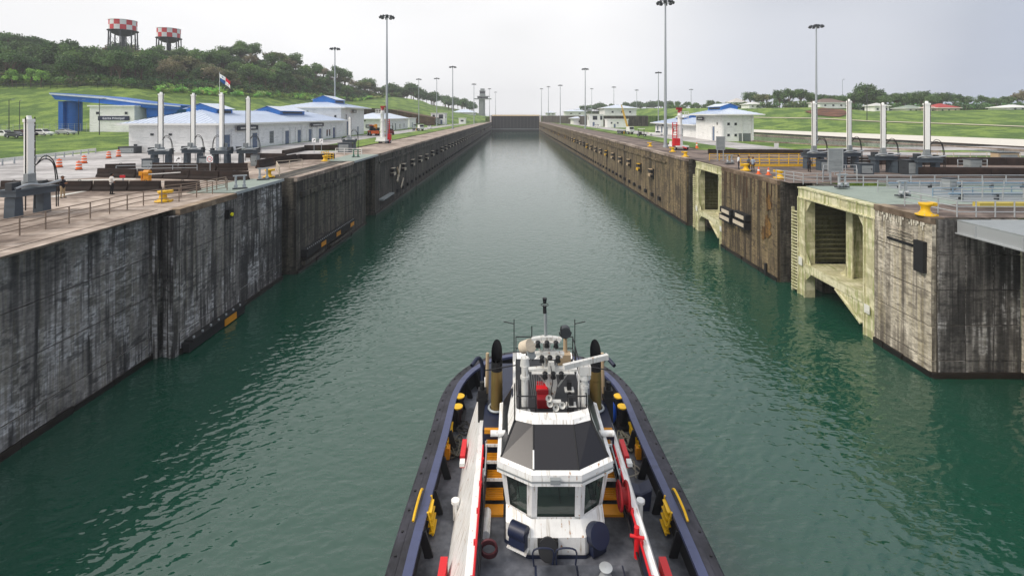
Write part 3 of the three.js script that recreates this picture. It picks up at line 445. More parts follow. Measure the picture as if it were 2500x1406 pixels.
    if (kind === 's') { obj('board', box(ow, oh, 0.1, 0, 0, 0.5), M.navy, c); obj('bracket', [box(0.08, 0.08, 0.5, -ow * 0.4, 0, 0.24), box(0.08, 0.08, 0.5, ow * 0.4, 0, 0.24)], M.steel, c); const r = rng(Math.round(u * 100 + y)), l = []; let x = -ow * 0.36; while (x < ow * 0.36) { const k = 0.12 + r() * 0.2; l.push(box(k, oh * (0.26 + r() * 0.14), 0.02, x + k / 2, 0, 0.56)); x += k + 0.07; } obj('lettering', l, M.whitePlain, c); }
  }
  return t;
}
{
  const o = []; for (const u of [0.27, 0.48]) o.push(['f', u, 3.2, 0.5, 0.4, 'v']); o.push(['f', 0.08, 1.0, 0.5, 0.6, 'v']);
  const doors = [0.05, 0.2, 0.42, 0.52, 0.62, 0.72, 0.88]; doors.forEach((u, i) => { o.push(['r', u, 0, 2.2, 3.3, 'd']); o.push(['r', u + 0.025, 0, 0.7, 4.0, 'p']); o.push(['r', u - 0.03, 0, 0.5, 4.0, 'p']); });
  o.push(['r', 0.31, 0.6, 1.8, 2.8, 'l'], ['r', 0.8, 0.8, 1.2, 2.0, 'w'], ['r', 0.83, 0.8, 1.2, 2.0, 'w'], ['r', 0.15, 3.9, 8, 1.0, 's'], ['r', 0.68, 3.9, 9, 1.0, 's']);
  bld({ label: 'long white building with pale blue hipped roof and dark signs behind the white posts', x0: -73, x1: -56.5, z0: -93, z1: -162, h: 5.2, rise: 2.7, over: 1.3, seams: 1.0, open: o, clere: [[-0.6, 22, 6.2, 6, 1.15, 0.66], [0.5, -8, 6.4, 15, 1.0, 0.66]] });
  bld({ label: 'white two-storey block with blue lantern roof at the end of the long left building', x0: -76, x1: -57.5, z0: -163, z1: -188, h: 9.5, rise: 2.4, over: 2.2, seams: 1.1, open: [['f', 0.62, 6.3, 0.9, 0.6, 'v'], ['f', 0.9, 5.6, 0.8, 1.6, 'w'], ['r', 0.2, 5.6, 0.9, 1.8, 'w'], ['r', 0.5, 8, 4, 1, 's'], ['r', 0.25, 0, 2, 5, 'd'], ['r', 0.7, 0, 1.6, 3, 'd'], ['f', 0.3, 6.6, 0.6, 2, 'l'], ['f', 0.4, 6.6, 0.6, 2, 'l']], clere: [[1, 1, 7.5, 10, 1.3, 0.6]] });
  bld({ label: 'low white building with blue sign and pale blue roof behind the forklifts', x0: -74, x1: -58, z0: -221, z1: -268, h: 5.3, rise: 2.7, over: 1.2, open: [['f', 0.1, 4.3, 1.8, 0.6, 'w'], ['f', 0.4, 4.3, 1.8, 0.6, 'w'], ['f', 0.55, 1.5, 3, 1.4, 's'], ['r', 0.1, 0, 3, 3.6, 'd'], ['r', 0.4, 0, 2, 3.2, 'd'], ['r', 0.6, 0.8, 1.4, 2, 'w'], ['r', 0.8, 0.8, 1.4, 2, 'w']] });
  bld({ label: 'small white building with flat roof beyond the parked crane truck on the left', x0: -73, x1: -60, z0: -282, z1: -300, h: 5.2, flat: true, open: [['f', 0.2, 2.6, 0.8, 0.8, 'w'], ['f', 0.6, 2.6, 0.8, 0.8, 'w'], ['r', 0.4, 0, 2, 3, 'd']] });
  bld({ label: 'white square control house with dark windows left of the chamber', name: 'control_house', x0: -63, x1: -52.5, z0: -372, z1: -384, h: 8.6, flat: true, open: [['f', 0.2, 5, 2, 2.6, 'w'], ['f', 0.72, 4.6, 3.4, 3.2, 'w'], ['f', 0.75, 0.4, 1.6, 3.4, 'd'], ['r', 0.5, 5, 4, 3, 'w']] });
  bld({ label: 'far white building with blue roof near the control tower', x0: -70, x1: -45, z0: -560, z1: -580, y0: 15.5, h: 5.6, rise: 4, over: 1.5, open: [['f', 0.3, 2, 3, 1.5, 'w'], ['f', 0.7, 2, 3, 1.5, 'w']] });
  bld({ label: 'small white shelter with flat canopy beside the far left wall', name: 'shelter', cat: 'shelter', x0: -45.5, x1: -40, z0: -404, z1: -410, h: 4.6, flat: true, open: [['f', 0.5, 2, 2.4, 1.4, 'w']] });
  bld({ label: 'white two-storey building with blue lantern roof on the right bank', x0: 56, x1: 64.8, z0: -133, z1: -151, h: 7.1, rise: 1.7, over: 2.1, seams: 1.0, wall: M.white, open: [['f', 0.24, 4.3, 0.8, 0.8, 'w'], ['f', 0.46, 4.3, 0.8, 0.8, 'w'], ['f', 0.24, 1.3, 0.8, 0.8, 'w'], ['f', 0.46, 1.3, 0.8, 0.8, 'w'], ['f', 0.66, 0, 0.12, 7, 'p'], ['f', 0.06, 0, 0.5, 7, 'p'], ['f', 0.97, 0, 0.5, 7, 'p'], ['f', 0.74, 0, 3.2, 2.2, 'l'], ['l', 0.25, 0, 1.6, 4, 'd'], ['l', 0.12, 4.4, 0.8, 0.8, 'w'], ['l', 0.12, 2.2, 0.5, 0.5, 'w'], ['l', 0.12, 0.8, 0.5, 0.5, 'w'], ['l', 0.75, 5.6, 5, 1, 's'], ['l', 0.3, 0, 0.6, 4.6, 'p']], clere: [[0.3, -1, 4.6, 9.5, 1.0, 0.7]] });
  bld({ label: 'low white building with pale blue roof joined behind the two-storey one on the right', x0: 57, x1: 71, z0: -153, z1: -198, h: 3.9, rise: 2.1, over: 1.6, seams: 1.1, open: [['l', 0.92, 0, 2, 2.8, 'd'], ['l', 0.8, 0, 2, 2.8, 'd'], ['l', 0.66, 0, 2, 2.8, 'd'], ['l', 0.5, 0.8, 1.6, 1.6, 'w'], ['l', 0.85, 3, 10, 0.7, 's'], ['l', 0.3, 0, 1.8, 2.6, 'l']], clere: [[0, -6, 5, 10, 0.9, 0.6]] });
  bld({ label: 'white house with blue roof on top of the dark retaining wall', x0: 60, x1: 81, z0: -325, z1: -345, y0: 17.6, h: 4.9, rise: 2.4, over: 1.4, open: [['f', 0.25, 2, 1.4, 1.2, 'w'], ['f', 0.55, 2, 1.4, 1.2, 'w'], ['f', 0.8, 2, 1.4, 1.2, 'w']] });
  bld({ label: 'pale square control house with wide windows right of the chamber', name: 'control_house', x0: 48.5, x1: 57.5, z0: -316, z1: -326, h: 7.6, flat: true, open: [['f', 0.4, 4.2, 3, 2.6, 'w'], ['f', 0.85, 4.2, 1.6, 2.6, 'w'], ['l', 0.5, 4.2, 3, 2.6, 'w'], ['f', 0.3, 0.3, 1.4, 2.6, 'd']] });
  bld({ label: 'white kiosk under a flat canopy beside the crane truck on the right', name: 'shelter', cat: 'shelter', x0: 54, x1: 66, z0: -284, z1: -292, h: 4.6, flat: true, open: [['f', 0.2, 2.2, 1, 1, 'w'], ['f', 0.5, 2.2, 1, 1, 'w'], ['f', 0.35, 0, 1.2, 2.2, 'd']] });
  bld({ label: 'small white building with blue roof in front of the long dark wall', x0: 46, x1: 62, z0: -380, z1: -400, h: 4.6, rise: 2.4, over: 1.5, open: [['f', 0.3, 1.6, 1.6, 1.4, 'w'], ['f', 0.7, 1.6, 1.6, 1.4, 'w']] });
  for (const [x, w, z, h, l] of [[62, 26, -600, 5, 'hazy blue-roofed building above the far gate, largest of three'], [42, 12, -640, 3.6, 'hazy low building close right of the far gate'], [90, 24, -720, 9, 'hazy two-storey building on the skyline right of the far gate']]) bld({ label: l, x0: x, x1: x + w, z0: z, z1: z - 14, y0: 17.6, h, rise: 2.2, over: 1.6, open: [['f', 0.3, h * 0.4, 2.4, 1.4, 'w'], ['f', 0.7, h * 0.4, 2.4, 1.4, 'w']] });
  // guard post beside the blue canopy
  const g = bld({ label: 'white guard post with blue sign beneath the blue entrance canopy', name: 'guard_post', x0: -128, x1: -114.5, z0: -148, z1: -162, y0: 12.9, h: 7.6, flat: true, wall: M.white, open: [['f', 0.18, 5.2, 1.0, 0.9, 'w'], ['f', 0.82, 5.2, 1.0, 0.9, 'w']] });
  { const s = new THREE.Group(); s.name = 'sign'; g.add(s); s.position.set(0.6, 4.1, 7.05); obj('board', box(9.4, 1.3, 0.14, 0, 0, 0.07), M.navy, s);
    const cv = document.createElement('canvas'); cv.width = 512; cv.height = 72; const q = cv.getContext('2d'); q.fillStyle = '#232a4a'; q.fillRect(0, 0, 512, 72); q.fillStyle = '#eef'; q.font = 'bold 50px sans-serif'; q.textAlign = 'center'; q.textBaseline = 'middle'; q.fillText('Garita Principal', 256, 38);
    const ct = new THREE.CanvasTexture(cv); ct.colorSpace = THREE.SRGBColorSpace; const pg = new THREE.PlaneGeometry(9, 1.25); pg.translate(0, 0, 0.155); pg.userData.ready = true; obj('lettering', pg, new THREE.MeshStandardMaterial({ map: ct, roughness: 0.5 }), s); }
  // houses on the right crest
  const house = (label, px0, px1, pyB, pyE, pyT, d, roof, wall) => { const a = A(px0, pyB, d), b = A(px1, pyE, d), c = A(px1, pyT, d); bld({ name: 'house', cat: 'house', label, x0: a.x, x1: b.x, z0: -d, z1: -d - Math.min(12, (b.x - a.x)), y0: a.y - 0.6, h: b.y - a.y + 0.6, rise: c.y - b.y, over: 0.8, roof, wall, open: [['f', 0.2, (b.y - a.y) * 0.4, 1.3, 1.2, 'w'], ['f', 0.5, (b.y - a.y) * 0.4, 1.3, 1.2, 'w'], ['f', 0.8, (b.y - a.y) * 0.4, 1.3, 1.2, 'w']] }); };
  house('pale house with weathered brown roof among the crest trees', 2003, 2068, 261, 251, 241, 305, std(0x75645c, 0.8), M.white);
  house('white house with pale grey roof left of the tall post on the crest', 2137, 2172, 271, 259, 252, 288, std(0xc9c9c6, 0.7), M.white);
  house('cream house with bright red roof on the right crest', 2292, 2345, 273, 264, 253, 275, M.redRoof, M.sand);
  house('long pale house with dull pink roof beside the red-roofed house', 2268, 2290, 274, 264, 258, 277, std(0xb48a80, 0.8), M.sand);
  house('low green-grey house half hidden by trees on the crest', 2215, 2262, 273, 265, 257, 283, std(0x8a968a, 0.8), M.cream);
  house('white roofed house at the right edge of the crest', 2468, 2530, 268, 263, 256, 262, std(0xe4e4e2, 0.7), M.white);
  house('white house low on the crest right of the blue lantern roof', 1830, 1872, 262, 255, 249, 345, std(0xdadada, 0.7), M.white);
  house('hazy white house behind the palm-like trees on the crest', 1790, 1825, 258, 250, 240, 420, std(0xc4c0ba, 0.7), M.white);
}
{ // blue entrance canopy
  const t = thing('entrance_canopy', 'blue slanted entrance canopy on thick blue pylon above the parked cars', 'canopy', [0, 0, 0]), d = 150, k = (px, py) => { const p = A(px, py, d); return [p.x, p.y]; };
  obj('roof_slab', prism([k(118, 226), k(250, 235), k(352, 249), k(440, 257), k(436, 267), k(352, 263), k(240, 252), k(133, 243)], 9).translate(0, 0, -d - 9), M.deepBlue, t);
  obj('fascia', prism([k(119, 227), k(250, 236), k(352, 250), k(440, 258), k(440, 261), k(352, 254), k(250, 241), k(122, 231)], 0.25).translate(0, 0, -d), M.roof, t);
  obj('end_block', prism([k(352, 253), k(440, 259), k(424, 276), k(354, 288)], 8).translate(0, 0, -d - 8.5), M.deepBlue, t);
  obj('pylon', [cyl(2.1, 2.1, 11, k(150, 0)[0], 16.8, -d - 4, 20), bx(k(133, 0)[0], k(145, 0)[0], 11.5, 22.2, -d - 1, -d - 6)], M.deepBlue, t);
  obj('end_pylon', bx(k(360, 0)[0], k(412, 0)[0], 11.5, 18, -d - 2, -d - 7), M.deepBlue, t);
}
{ // control tower at the far left
  const p = A(1178, 270, 700), t = thing('control_tower', 'hazy grey control tower with two overhanging cabins beyond the left chamber', 'tower', [p.x, 14, p.z]);
  obj('shaft', [bx(-5, 3.5, 0, 27, -4, 4), bx(-3, 1.5, 0, 33, 4, 5)], M.grey, t); obj('balcony', [box(24, 1.1, 14, 0.5, 27.5, 0), box(17, 1, 12, 1, 31, 0)], M.grey, t); obj('cabin', [box(15, 3, 10, 0.5, 29.3, 0)], M.glass, t); obj('upper_cabin', [box(7.5, 3.4, 7.5, 0, 36.5, 0)], M.glass, t); obj('lower_room', [box(8, 3.6, 8, 0, 33.2, 0)], M.grey, t); obj('cap', box(9, 1, 9, 0, 38.7, 0), M.grey, t); obj('head_house', box(6, 3, 6, 0, 40.6, 0), M.grey, t);
}
{ // water towers on the wooded hill, red and white panels
  const tower = (label, px, pyTop, pyRim, wpx, d) => {
    const s = d / F, R = wpx * s / 2, top = A(px, pyTop, d), yr = A(px, pyRim, d).y, base = 36, t = thing('water_tower', label, 'water tower', [top.x, base, top.z], 0, 'chequered water towers on the hill'), H = top.y - base, h0 = yr - base, hh = H - h0, n = 14;
    for (let j = 0; j < 2; j++) for (let i = 0; i < n; i++) { const a = i / n * Math.PI * 2; const g = new THREE.CylinderGeometry(R, R, hh / 2 - 0.03, 3, 1, true, a, Math.PI * 2 / n - 0.004); g.translate(0, h0 + hh * (j + 0.5) / 2, 0); obj('panel', g, (i + j) % 2 ? M.red : M.whitePlain, t); }
    obj('tank_roof', lathe([[R + 0.3, H], [R + 0.3, H + 0.2], [0.01, H + 0.9]], 28), M.whitePlain, t); obj('rim', lathe([[R, h0 - 0.4], [R + 0.9, h0 - 0.4], [R + 0.9, h0], [R, h0]], 28), M.darkGrey, t);
    obj('bowl', lathe([[0.01, h0 - R * 0.5], [R * 0.45, h0 - R * 0.44], [R * 0.8, h0 - R * 0.26], [R, h0 - 0.1]], 28), M.darkGrey, t); obj('riser', cyl(1.1, 1.1, h0 - R * 0.45, 0, (h0 - R * 0.45) / 2, 0, 12), M.darkGrey, t);
    for (let i = 0; i < 8; i++) { const a = (i + 0.4) / 8 * Math.PI * 2, p = V(Math.cos(a) * R, h0 - 0.3, Math.sin(a) * R), q = V(Math.cos(a) * R * 1.14, 0, Math.sin(a) * R * 1.14); obj('leg', beam(q, p, 0.55, 0.55), M.darkGrey, t);
      const a2 = (i + 1.4) / 8 * Math.PI * 2; for (const f of [0.3, 0.62]) { const u = V(Math.cos(a) * R * (1.14 - 0.14 * f), h0 * f, Math.sin(a) * R * (1.14 - 0.14 * f)), v = V(Math.cos(a2) * R * (1.14 - 0.14 * f), h0 * f, Math.sin(a2) * R * (1.14 - 0.14 * f)); obj('brace', [rod(u, v, 0.14, 5), rod(u, V(v.x, v.y + h0 * 0.3, v.z), 0.08, 4), rod(v, V(u.x, u.y + h0 * 0.3, u.z), 0.08, 4)], M.darkGrey, t); } }
  };
  tower('red and white chequered water tower on the hill, the larger on the left', 299, 51, 75, 56, 330); tower('red and white chequered water tower on the hill, the smaller on the right', 411, 71, 93, 49, 360);
}
// ---------- trees ----------
const leafM = new THREE.MeshPhysicalMaterial({ color: 0xffffff, vertexColors: true, roughness: 1, transmission: 0.25, thickness: 0, side: THREE.DoubleSide });
function leaves(clumps, n, size, pal, r) { // small bent leaf sprays scattered through the clumps
  const pos = [], col = [], u = V(0, 0, 0), v = V(0, 0, 0), w = V(0, 0, 0);
  const cc = clumps.map(() => { const a = pal[Math.floor(r() * pal.length)], k = (0.6 + r() * 0.8) * 1.9; return a.map((x) => x * k); });
  for (let i = 0; i < n; i++) {
    const ci = Math.floor(r() * clumps.length), [cx, cy, cz, rx, ry] = clumps[ci]; let x, y, z; do { x = r() * 2 - 1; y = r() * 2 - 1; z = r() * 2 - 1; } while (x * x + y * y + z * z > 1);
    const k = 0.55 + 0.45 * Math.sqrt(x * x + y * y + z * z); w.set(cx + x * rx * k * 1.1, cy + y * ry * k * 1.1, cz + z * rx * k * 1.1);
    u.set(r() - 0.5, (r() - 0.5) * 0.7, r() - 0.5).normalize(); v.set(r() - 0.5, (r() - 0.5) * 0.7, r() - 0.5).cross(u).normalize(); const s = size * (0.6 + r() * 0.8), c = cc[ci], q = 0.7 + r() * 0.6, b = s * 0.3;
    const P = [[-s, -s * 0.5, 0], [s * 0.2, -s * 0.7, b], [s, s * 0.3, 0], [-s * 0.3, s * 0.7, b]].map(([a, d, e]) => [w.x + u.x * a + v.x * d, w.y + u.y * a + v.y * d + e, w.z + u.z * a + v.z * d]);
    for (const j of [0, 1, 2, 0, 2, 3]) { pos.push(...P[j]); col.push(c[0] * q, c[1] * q, c[2] * q); }
  }
  const g = new THREE.BufferGeometry(); g.setAttribute('position', new THREE.Float32BufferAttribute(pos, 3)); g.setAttribute('color', new THREE.Float32BufferAttribute(col, 3)); g.setAttribute('uv', new THREE.Float32BufferAttribute(new Float32Array(pos.length / 3 * 2), 2)); g.computeVertexNormals(); g.userData.ready = true; return g;
}
const PAL = { dark: [[0.035, 0.075, 0.022], [0.05, 0.095, 0.028], [0.065, 0.11, 0.035]], mid: [[0.06, 0.115, 0.03], [0.085, 0.14, 0.04], [0.05, 0.09, 0.03]], olive: [[0.1, 0.115, 0.045], [0.075, 0.09, 0.035], [0.12, 0.12, 0.06]], brown: [[0.12, 0.105, 0.06], [0.095, 0.095, 0.045], [0.13, 0.11, 0.07]], bright: [[0.14, 0.24, 0.05], [0.18, 0.28, 0.07], [0.1, 0.18, 0.04]] };
function treeProto(seed, H, R, flatness, n, size, pal, clumpN) { // returns geometries of trunk and crown, height H, crown radius R
  const r = rng(seed), cl = [], tr = [], th = H * 0.42;
  for (let i = 0; i < clumpN; i++) { const a = r() * Math.PI * 2, q = Math.sqrt(r()) * 0.82, y = H * (0.62 + (1 - q * q) * 0.26 * flatness + (r() - 0.5) * 0.3 * flatness); cl.push([Math.cos(a) * q * R, y, Math.sin(a) * q * R, R * (0.26 + r() * 0.26), H * (0.08 + r() * 0.09) * (0.6 + flatness * 0.6)]); }
  tr.push(rod([0, -1.5, 0], [r() * 0.5, th, r() * 0.5], 0.045 * H * 0.7, 8, 0.03 * H * 0.7));
  for (const c of cl.slice(0, 7)) { const m = V(c[0] * 0.45, lerp(th, c[1], 0.62), c[2] * 0.45); tr.push(rod([0.2, th * (0.7 + r() * 0.3), 0.2], m, 0.016 * H, 6, 0.011 * H), rod(m, [c[0], c[1], c[2]], 0.011 * H, 5, 0.004 * H)); }
  return [ready(tr), leaves(cl, n, size, pal, r)];
}
const PROTO = [
  treeProto(1, 13, 6.2, 1.0, 2200, 0.4, PAL.dark, 20), treeProto(2, 12, 5.4, 1.1, 2000, 0.38, PAL.mid, 18), treeProto(3, 12, 6.6, 0.6, 2000, 0.4, PAL.olive, 20), treeProto(4, 11, 5.2, 1.0, 1300, 0.4, PAL.brown, 16),
  treeProto(5, 14, 6.0, 0.9, 2200, 0.4, [...PAL.dark, ...PAL.mid], 22), treeProto(6, 15, 8, 0.35, 1500, 0.42, PAL.dark, 16), treeProto(7, 9, 4.6, 1.2, 1100, 0.38, PAL.bright, 14), treeProto(8, 14, 7.5, 0.9, 420, 0.95, PAL.dark, 18), treeProto(9, 13, 6, 0.8, 160, 0.3, [[0.3, 0.28, 0.24]], 16),
];
function tree(name, label, k, p, s, group) { const t = thing(name, label, 'tree', [p.x, p.y, p.z], (p.x * 7.3 + p.z * 3.1) % 6.28, group); obj('trunk', PROTO[k][0], M.bark, t); obj('crown', PROTO[k][1], leafM, t); t.scale.set(s, s * (0.9 + ((p.x * 13.7) % 1 + 1) % 1 * 0.25), s); return t; }
{
  const r = rng(400), put = [], lab = ['dark green broad tree in the dense wood on the left hill', 'mid green leafy tree in the dense wood on the left hill', 'olive spreading tree in the dense wood on the left hill', 'brownish dry-leaved tree in the dense wood on the left hill', 'tall mottled green tree in the dense wood on the left hill', 'flat-topped umbrella tree in the dense wood on the left hill'], grp = ['dark', 'mid green', 'olive', 'brownish', 'mottled', 'umbrella'];
  let tries = 0;
  while (put.length < 205 && tries++ < 6000) {
    const px = -80 + r() * 1060, t = 3.12 + Math.pow(r(), 0.85) * 2.1; if (px > 880 && t < 3.6) continue;
    const p = bankL.at(px, t), s = 0.62 + r() * 0.7; if (put.some((q) => Math.hypot(q.x - p.x, q.z - p.z) < 6.2)) continue;
    put.push(p); let k = px < 230 ? [0, 0, 4, 1, 5, 0][Math.floor(r() * 6)] : px < 430 ? [3, 3, 2, 0, 1, 4, 3][Math.floor(r() * 7)] : [0, 1, 2, 3, 4, 1, 2][Math.floor(r() * 7)];
    const zone = (px < 150 ? 'at the left edge' : px < 265 ? 'left of the water towers' : px < 450 ? 'below the water towers' : px < 620 ? 'above the flag' : px < 780 ? 'behind the two-storey block' : 'at its low right end') + (t < 3.7 ? ', lower edge' : t < 4.5 ? ', middle slope' : ', skyline');
    tree('hill_tree', lab[k].replace(' in the dense wood on the left hill', ' in the hill wood ' + zone), k, p, s, grp[k] + ' hill trees ' + zone);
  }
  tree('hill_tree', 'tall dark umbrella tree rising above the wood between flag and hilltop', 5, bankL.at(585, 4.9), 1.25); tree('hill_tree', 'dark tree crown cutting into the sky at the left edge', 5, bankL.at(2, 5.05), 1.2);
  tree('hill_tree', 'pale leafless tree in front of the sky left of the water towers', 8, bankL.at(216, 5.0), 0.95); tree('hill_tree', 'pale leafless tree at the low right end of the hill wood', 8, bankL.at(912, 4.4), 1.1);
  for (let i = 0; i < 44; i++) { const px = 950 + r() * 215, p = bankL.at(px, 3.7 + r() * 1.5); tree('distant_tree', 'hazy grey-green tree on the far ridge left of the control tower', 7, p, 0.8 + r() * 0.5, 'trees on the far left ridge'); }
  for (const [px, tt, s] of [[30, 3.02, 0.8], [75, 3.05, 0.7], [100, 3.0, 0.75]]) tree('young_tree', 'pale bright green young tree at the foot of the wood, left edge', 6, bankL.at(px, tt), s, 'bright young trees at the left edge');
  // right crest
  const spots = [[1832, 226, 0], [1862, 230, 2], [1875, 221, 5], [1905, 226, 0], [1928, 222, 4], [1955, 216, 0], [1985, 228, 4], [2030, 231, 0], [2055, 233, 4], [2085, 226, 0], [2112, 209, 4], [2135, 218, 0], [2160, 230, 4], [2190, 232, 0], [2222, 226, 4], [2250, 224, 0], [2278, 230, 4], [2300, 226, 0], [2330, 229, 4], [2360, 233, 0], [2400, 236, 4], [2435, 232, 5], [2462, 238, 0], [2490, 228, 3], [2520, 224, 3], [1780, 246, 0], [1755, 250, 4], [1735, 246, 0], [1700, 250, 4], [1680, 247, 0], [1655, 249, 4], [1640, 252, 0]];
  spots.sort((a, b) => a[0] - b[0]); let crestN = 0;
  for (const [px, py, k] of spots) { const far = px < 1800, p = bankR.at(px, far ? 3.1 : 2.3 + r() * 0.4), top = A(px, py, -p.z).y, H = [13, 12, 12, 11, 14, 15][k]; tree('crest_tree', ORD[crestN++] + ' dark tree from the left in the front row along the right crest', k, p, Math.max(0.5, (top - p.y) / H * 0.95)); }
  for (let i = 0; i < 30; i++) { const px = 1850 + r() * 700, p = bankR.at(px, 2.5 + r() * 0.8); tree('crest_tree', 'half-hidden dark tree behind the front row on the right crest', [0, 4, 1][i % 3], p, 0.55 + r() * 0.25, 'trees behind the front row of the right crest'); }
  for (let i = 0; i < 40; i++) { const px = 1425 + r() * 210, p = A(px, 262 - (px - 1425) * 0.02, 700 + r() * 60); tree('distant_tree', 'hazy small tree on the skyline right of the far gate', 7, V(p.x, 20 + (px - 1425) * 0.03, p.z), 0.65 + r() * 0.35, 'trees on the far right skyline'); }
  struct('far_ridge', [slab([[100, -660], [260, -660], [330, -900], [100, -900]], 24, 8)], M.scrub, 'hazy low ridge on the skyline right of the far gate', 'ridge');
  // undergrowth that fills the wood and the bright shrubs at its foot
  const clump = (seed, pal) => { const q = rng(seed), cl = []; for (let i = 0; i < 5; i++) cl.push([(q() - 0.5) * 3, 0.9 + q() * 1.4, (q() - 0.5) * 3, 1.2, 0.9]); return leaves(cl, 130, 0.34, pal, q); };
  const scatter = (name, label, g, n, fn) => { const m = new THREE.InstancedMesh(g, leafM, n), o = new THREE.Object3D(); for (let i = 0; i < n; i++) { const [p, s] = fn(i); o.position.copy(p); o.rotation.y = r() * 6.28; o.scale.setScalar(s); o.updateMatrix(); m.setMatrixAt(i, o.matrix); m.setColorAt(i, new THREE.Color().setRGB(0.75 + r() * 0.5, 0.75 + r() * 0.5, 0.75 + r() * 0.5)); } m.name = numbered(name); m.castShadow = m.receiveShadow = true; scene.add(m); tag(m, label, 'undergrowth', null, 'stuff'); };
  scatter('undergrowth', 'dense dark undergrowth between the trees of the left hill', clump(501, [...PAL.dark, ...PAL.mid, ...PAL.olive]), 1500, () => [bankL.at(-80 + r() * 1050, 3.02 + r() * 2.2), 0.8 + r() * 1.2]);
  scatter('shrubbery', 'bright green shrubs along the foot of the left hill wood', clump(502, PAL.bright), 330, () => { const px = 380 + r() * 570; return [bankL.at(px, 2.86 + r() * 0.3), 0.6 + r() * 0.7]; });
  scatter('undergrowth', 'low dark bushes along the right crest', clump(503, PAL.dark), 240, () => [bankR.at(1620 + r() * 950, 2.15 + r() * 0.9), 0.8 + r() * 0.9]);
}
// ---------- railings, bollards, masts ----------
function railing(name, label, pts, o = {}) { // pts: ground points; each post and each rail is a part
  const { h = 1.1, gap = 1.5, rails = [1, 0.66, 0.33], m = M.galv, r = 0.042, y = 0, group, toe } = o, t = thing(name, label, 'railing', [0, 0, 0], 0, group);
  for (let i = 0; i + 1 < pts.length; i++) {
    const a = pts[i], b = pts[i + 1], n = Math.max(1, Math.round(a.distanceTo(b) / gap));
    for (let k = i ? 1 : 0; k <= n; k++) { const p = a.clone().lerp(b, k / n); obj('post', rod([p.x, p.y + y, p.z], [p.x, p.y + y + h, p.z], r, 6), m, t); }
    for (const f of rails) obj('rail', rod([a.x, a.y + y + h * f, a.z], [b.x, b.y + y + h * f, b.z], r * 0.8, 6), m, t);
    if (toe) obj('toe_board', beam([a.x, a.y + y + 0.12, a.z], [b.x, b.y + y + 0.12, b.z], 0.06, toe), m, t);
  }
  return t;
}
const rustRail = std(0x8a7a6c, 0.7), g3 = (x, z, y = COPE + 0.03) => V(x, y, z);
railing('handrail', 'rusty three-bar handrail along the left foreground wall', [g3(-28.9, -16), g3(-28.7, -38), g3(-27.3, -40), g3(-26.6, -45.5)], { m: rustRail, gap: 1.6 });
railing('handrail', 'short rusty handrail beside the yellow bollard on the left pier', [g3(-27.6, -47), g3(-27.8, -43), g3(-29.2, -41)], { m: rustRail, gap: 1.3 });
railing('handrail', 'pale handrail beyond the second yellow bollard on the left', [g3(-27, -56.5), g3(-30.5, -63), g3(-28.5, -66)], { m: M.sand, gap: 1.6 });
railing('handrail', 'yellow handrail near the far slot plate on the left', [g3(-28, -76), g3(-31, -79), g3(-31, -82)], { m: M.yellow, gap: 1.2, r: 0.05 });
railing('handrail', 'white handrail at the start of the left chamber walkway', [g3(-27, -87), g3(-32, -88)], { m: M.whitePlain, gap: 1.5, r: 0.05 });
railing('handrail', 'grey handrail around the stair pit between the barriers on the left', [G(282, 428), G(360, 426), G(480, 424)], { m: M.galv, gap: 2.2 });
railing('handrail', 'grey corner handrail behind the near yellow bollard on the right', [G(2210, 503), G(2338, 530), G(2620, 531)], { gap: 1.25, r: 0.045, m: M.steel });
railing('handrail', 'long grey handrail along the back of the near gate deck', [V(32.5, COPE - 0.05, -49), V(80, COPE - 0.05, -49)], { gap: 2.4, r: 0.055, m: M.steel });
railing('handrail', 'grey handrail along the middle of the near gate deck', [V(33.5, COPE - 0.05, -45.2), V(80, COPE - 0.05, -45.2)], { gap: 1.9, r: 0.045, m: M.steel });
railing('handrail', 'grey handrail along the front of the near gate deck', [V(36.5, COPE - 0.05, -40), V(80, COPE - 0.05, -40)], { gap: 1.7, r: 0.045, m: M.steel });
railing('handrail', 'blue-grey pipe rail crossing the near gate deck', [V(36, COPE - 0.05, -42.2), V(44, COPE - 0.05, -43.4), V(70, COPE - 0.05, -43.6)], { gap: 1.9, h: 0.8, m: std(0x7f96a8, 0.5), r: 0.05 });
railing('handrail', 'grey handrail on the brown pier between the gates', [G(1896, 439), G(1962, 450), G(2030, 449)], { gap: 1.3, m: M.steel });
railing('handrail', 'yellow bridge railing with amber toe beam on the farther gate deck', [V(31.2, COPE - 0.05, -67.6), V(41.8, COPE - 0.05, -67.6)], { gap: 1.3, r: 0.06, m: M.yellow, toe: 0.35 });
railing('handrail', 'yellow railing along the back of the farther gate deck', [V(30.5, COPE - 0.05, -76.6), V(46, COPE - 0.05, -76.6)], { gap: 1.6, r: 0.05, m: M.yellow });
railing('handrail', 'grey handrail behind the yellow bridge railing', [V(42.5, COPE - 0.05, -70), V(84, COPE - 0.05, -70)], { gap: 2.2, r: 0.05, m: M.steel });
railing('handrail', 'grey handrail behind the four right machine posts', [G(2050, 396), G(2600, 399)], { gap: 2.4, r: 0.05, m: M.steel });
railing('handrail', 'grey cage railing to the right of the last machine post', [G(2340, 425), G(2340, 416), G(2412, 416), G(2412, 425)], { gap: 1.3, h: 1.4, m: M.steel });
railing('handrail', 'grey cage railing below the grey notice board', [G(2010, 445), G(2012, 428), G(2092, 428), G(2094, 445)], { gap: 1.3, h: 1.2, m: M.steel });
railing('handrail', 'pale handrail far behind the cage at the right edge', [G(2250, 388), G(2620, 392)], { gap: 2.4, m: M.sand, r: 0.05 });
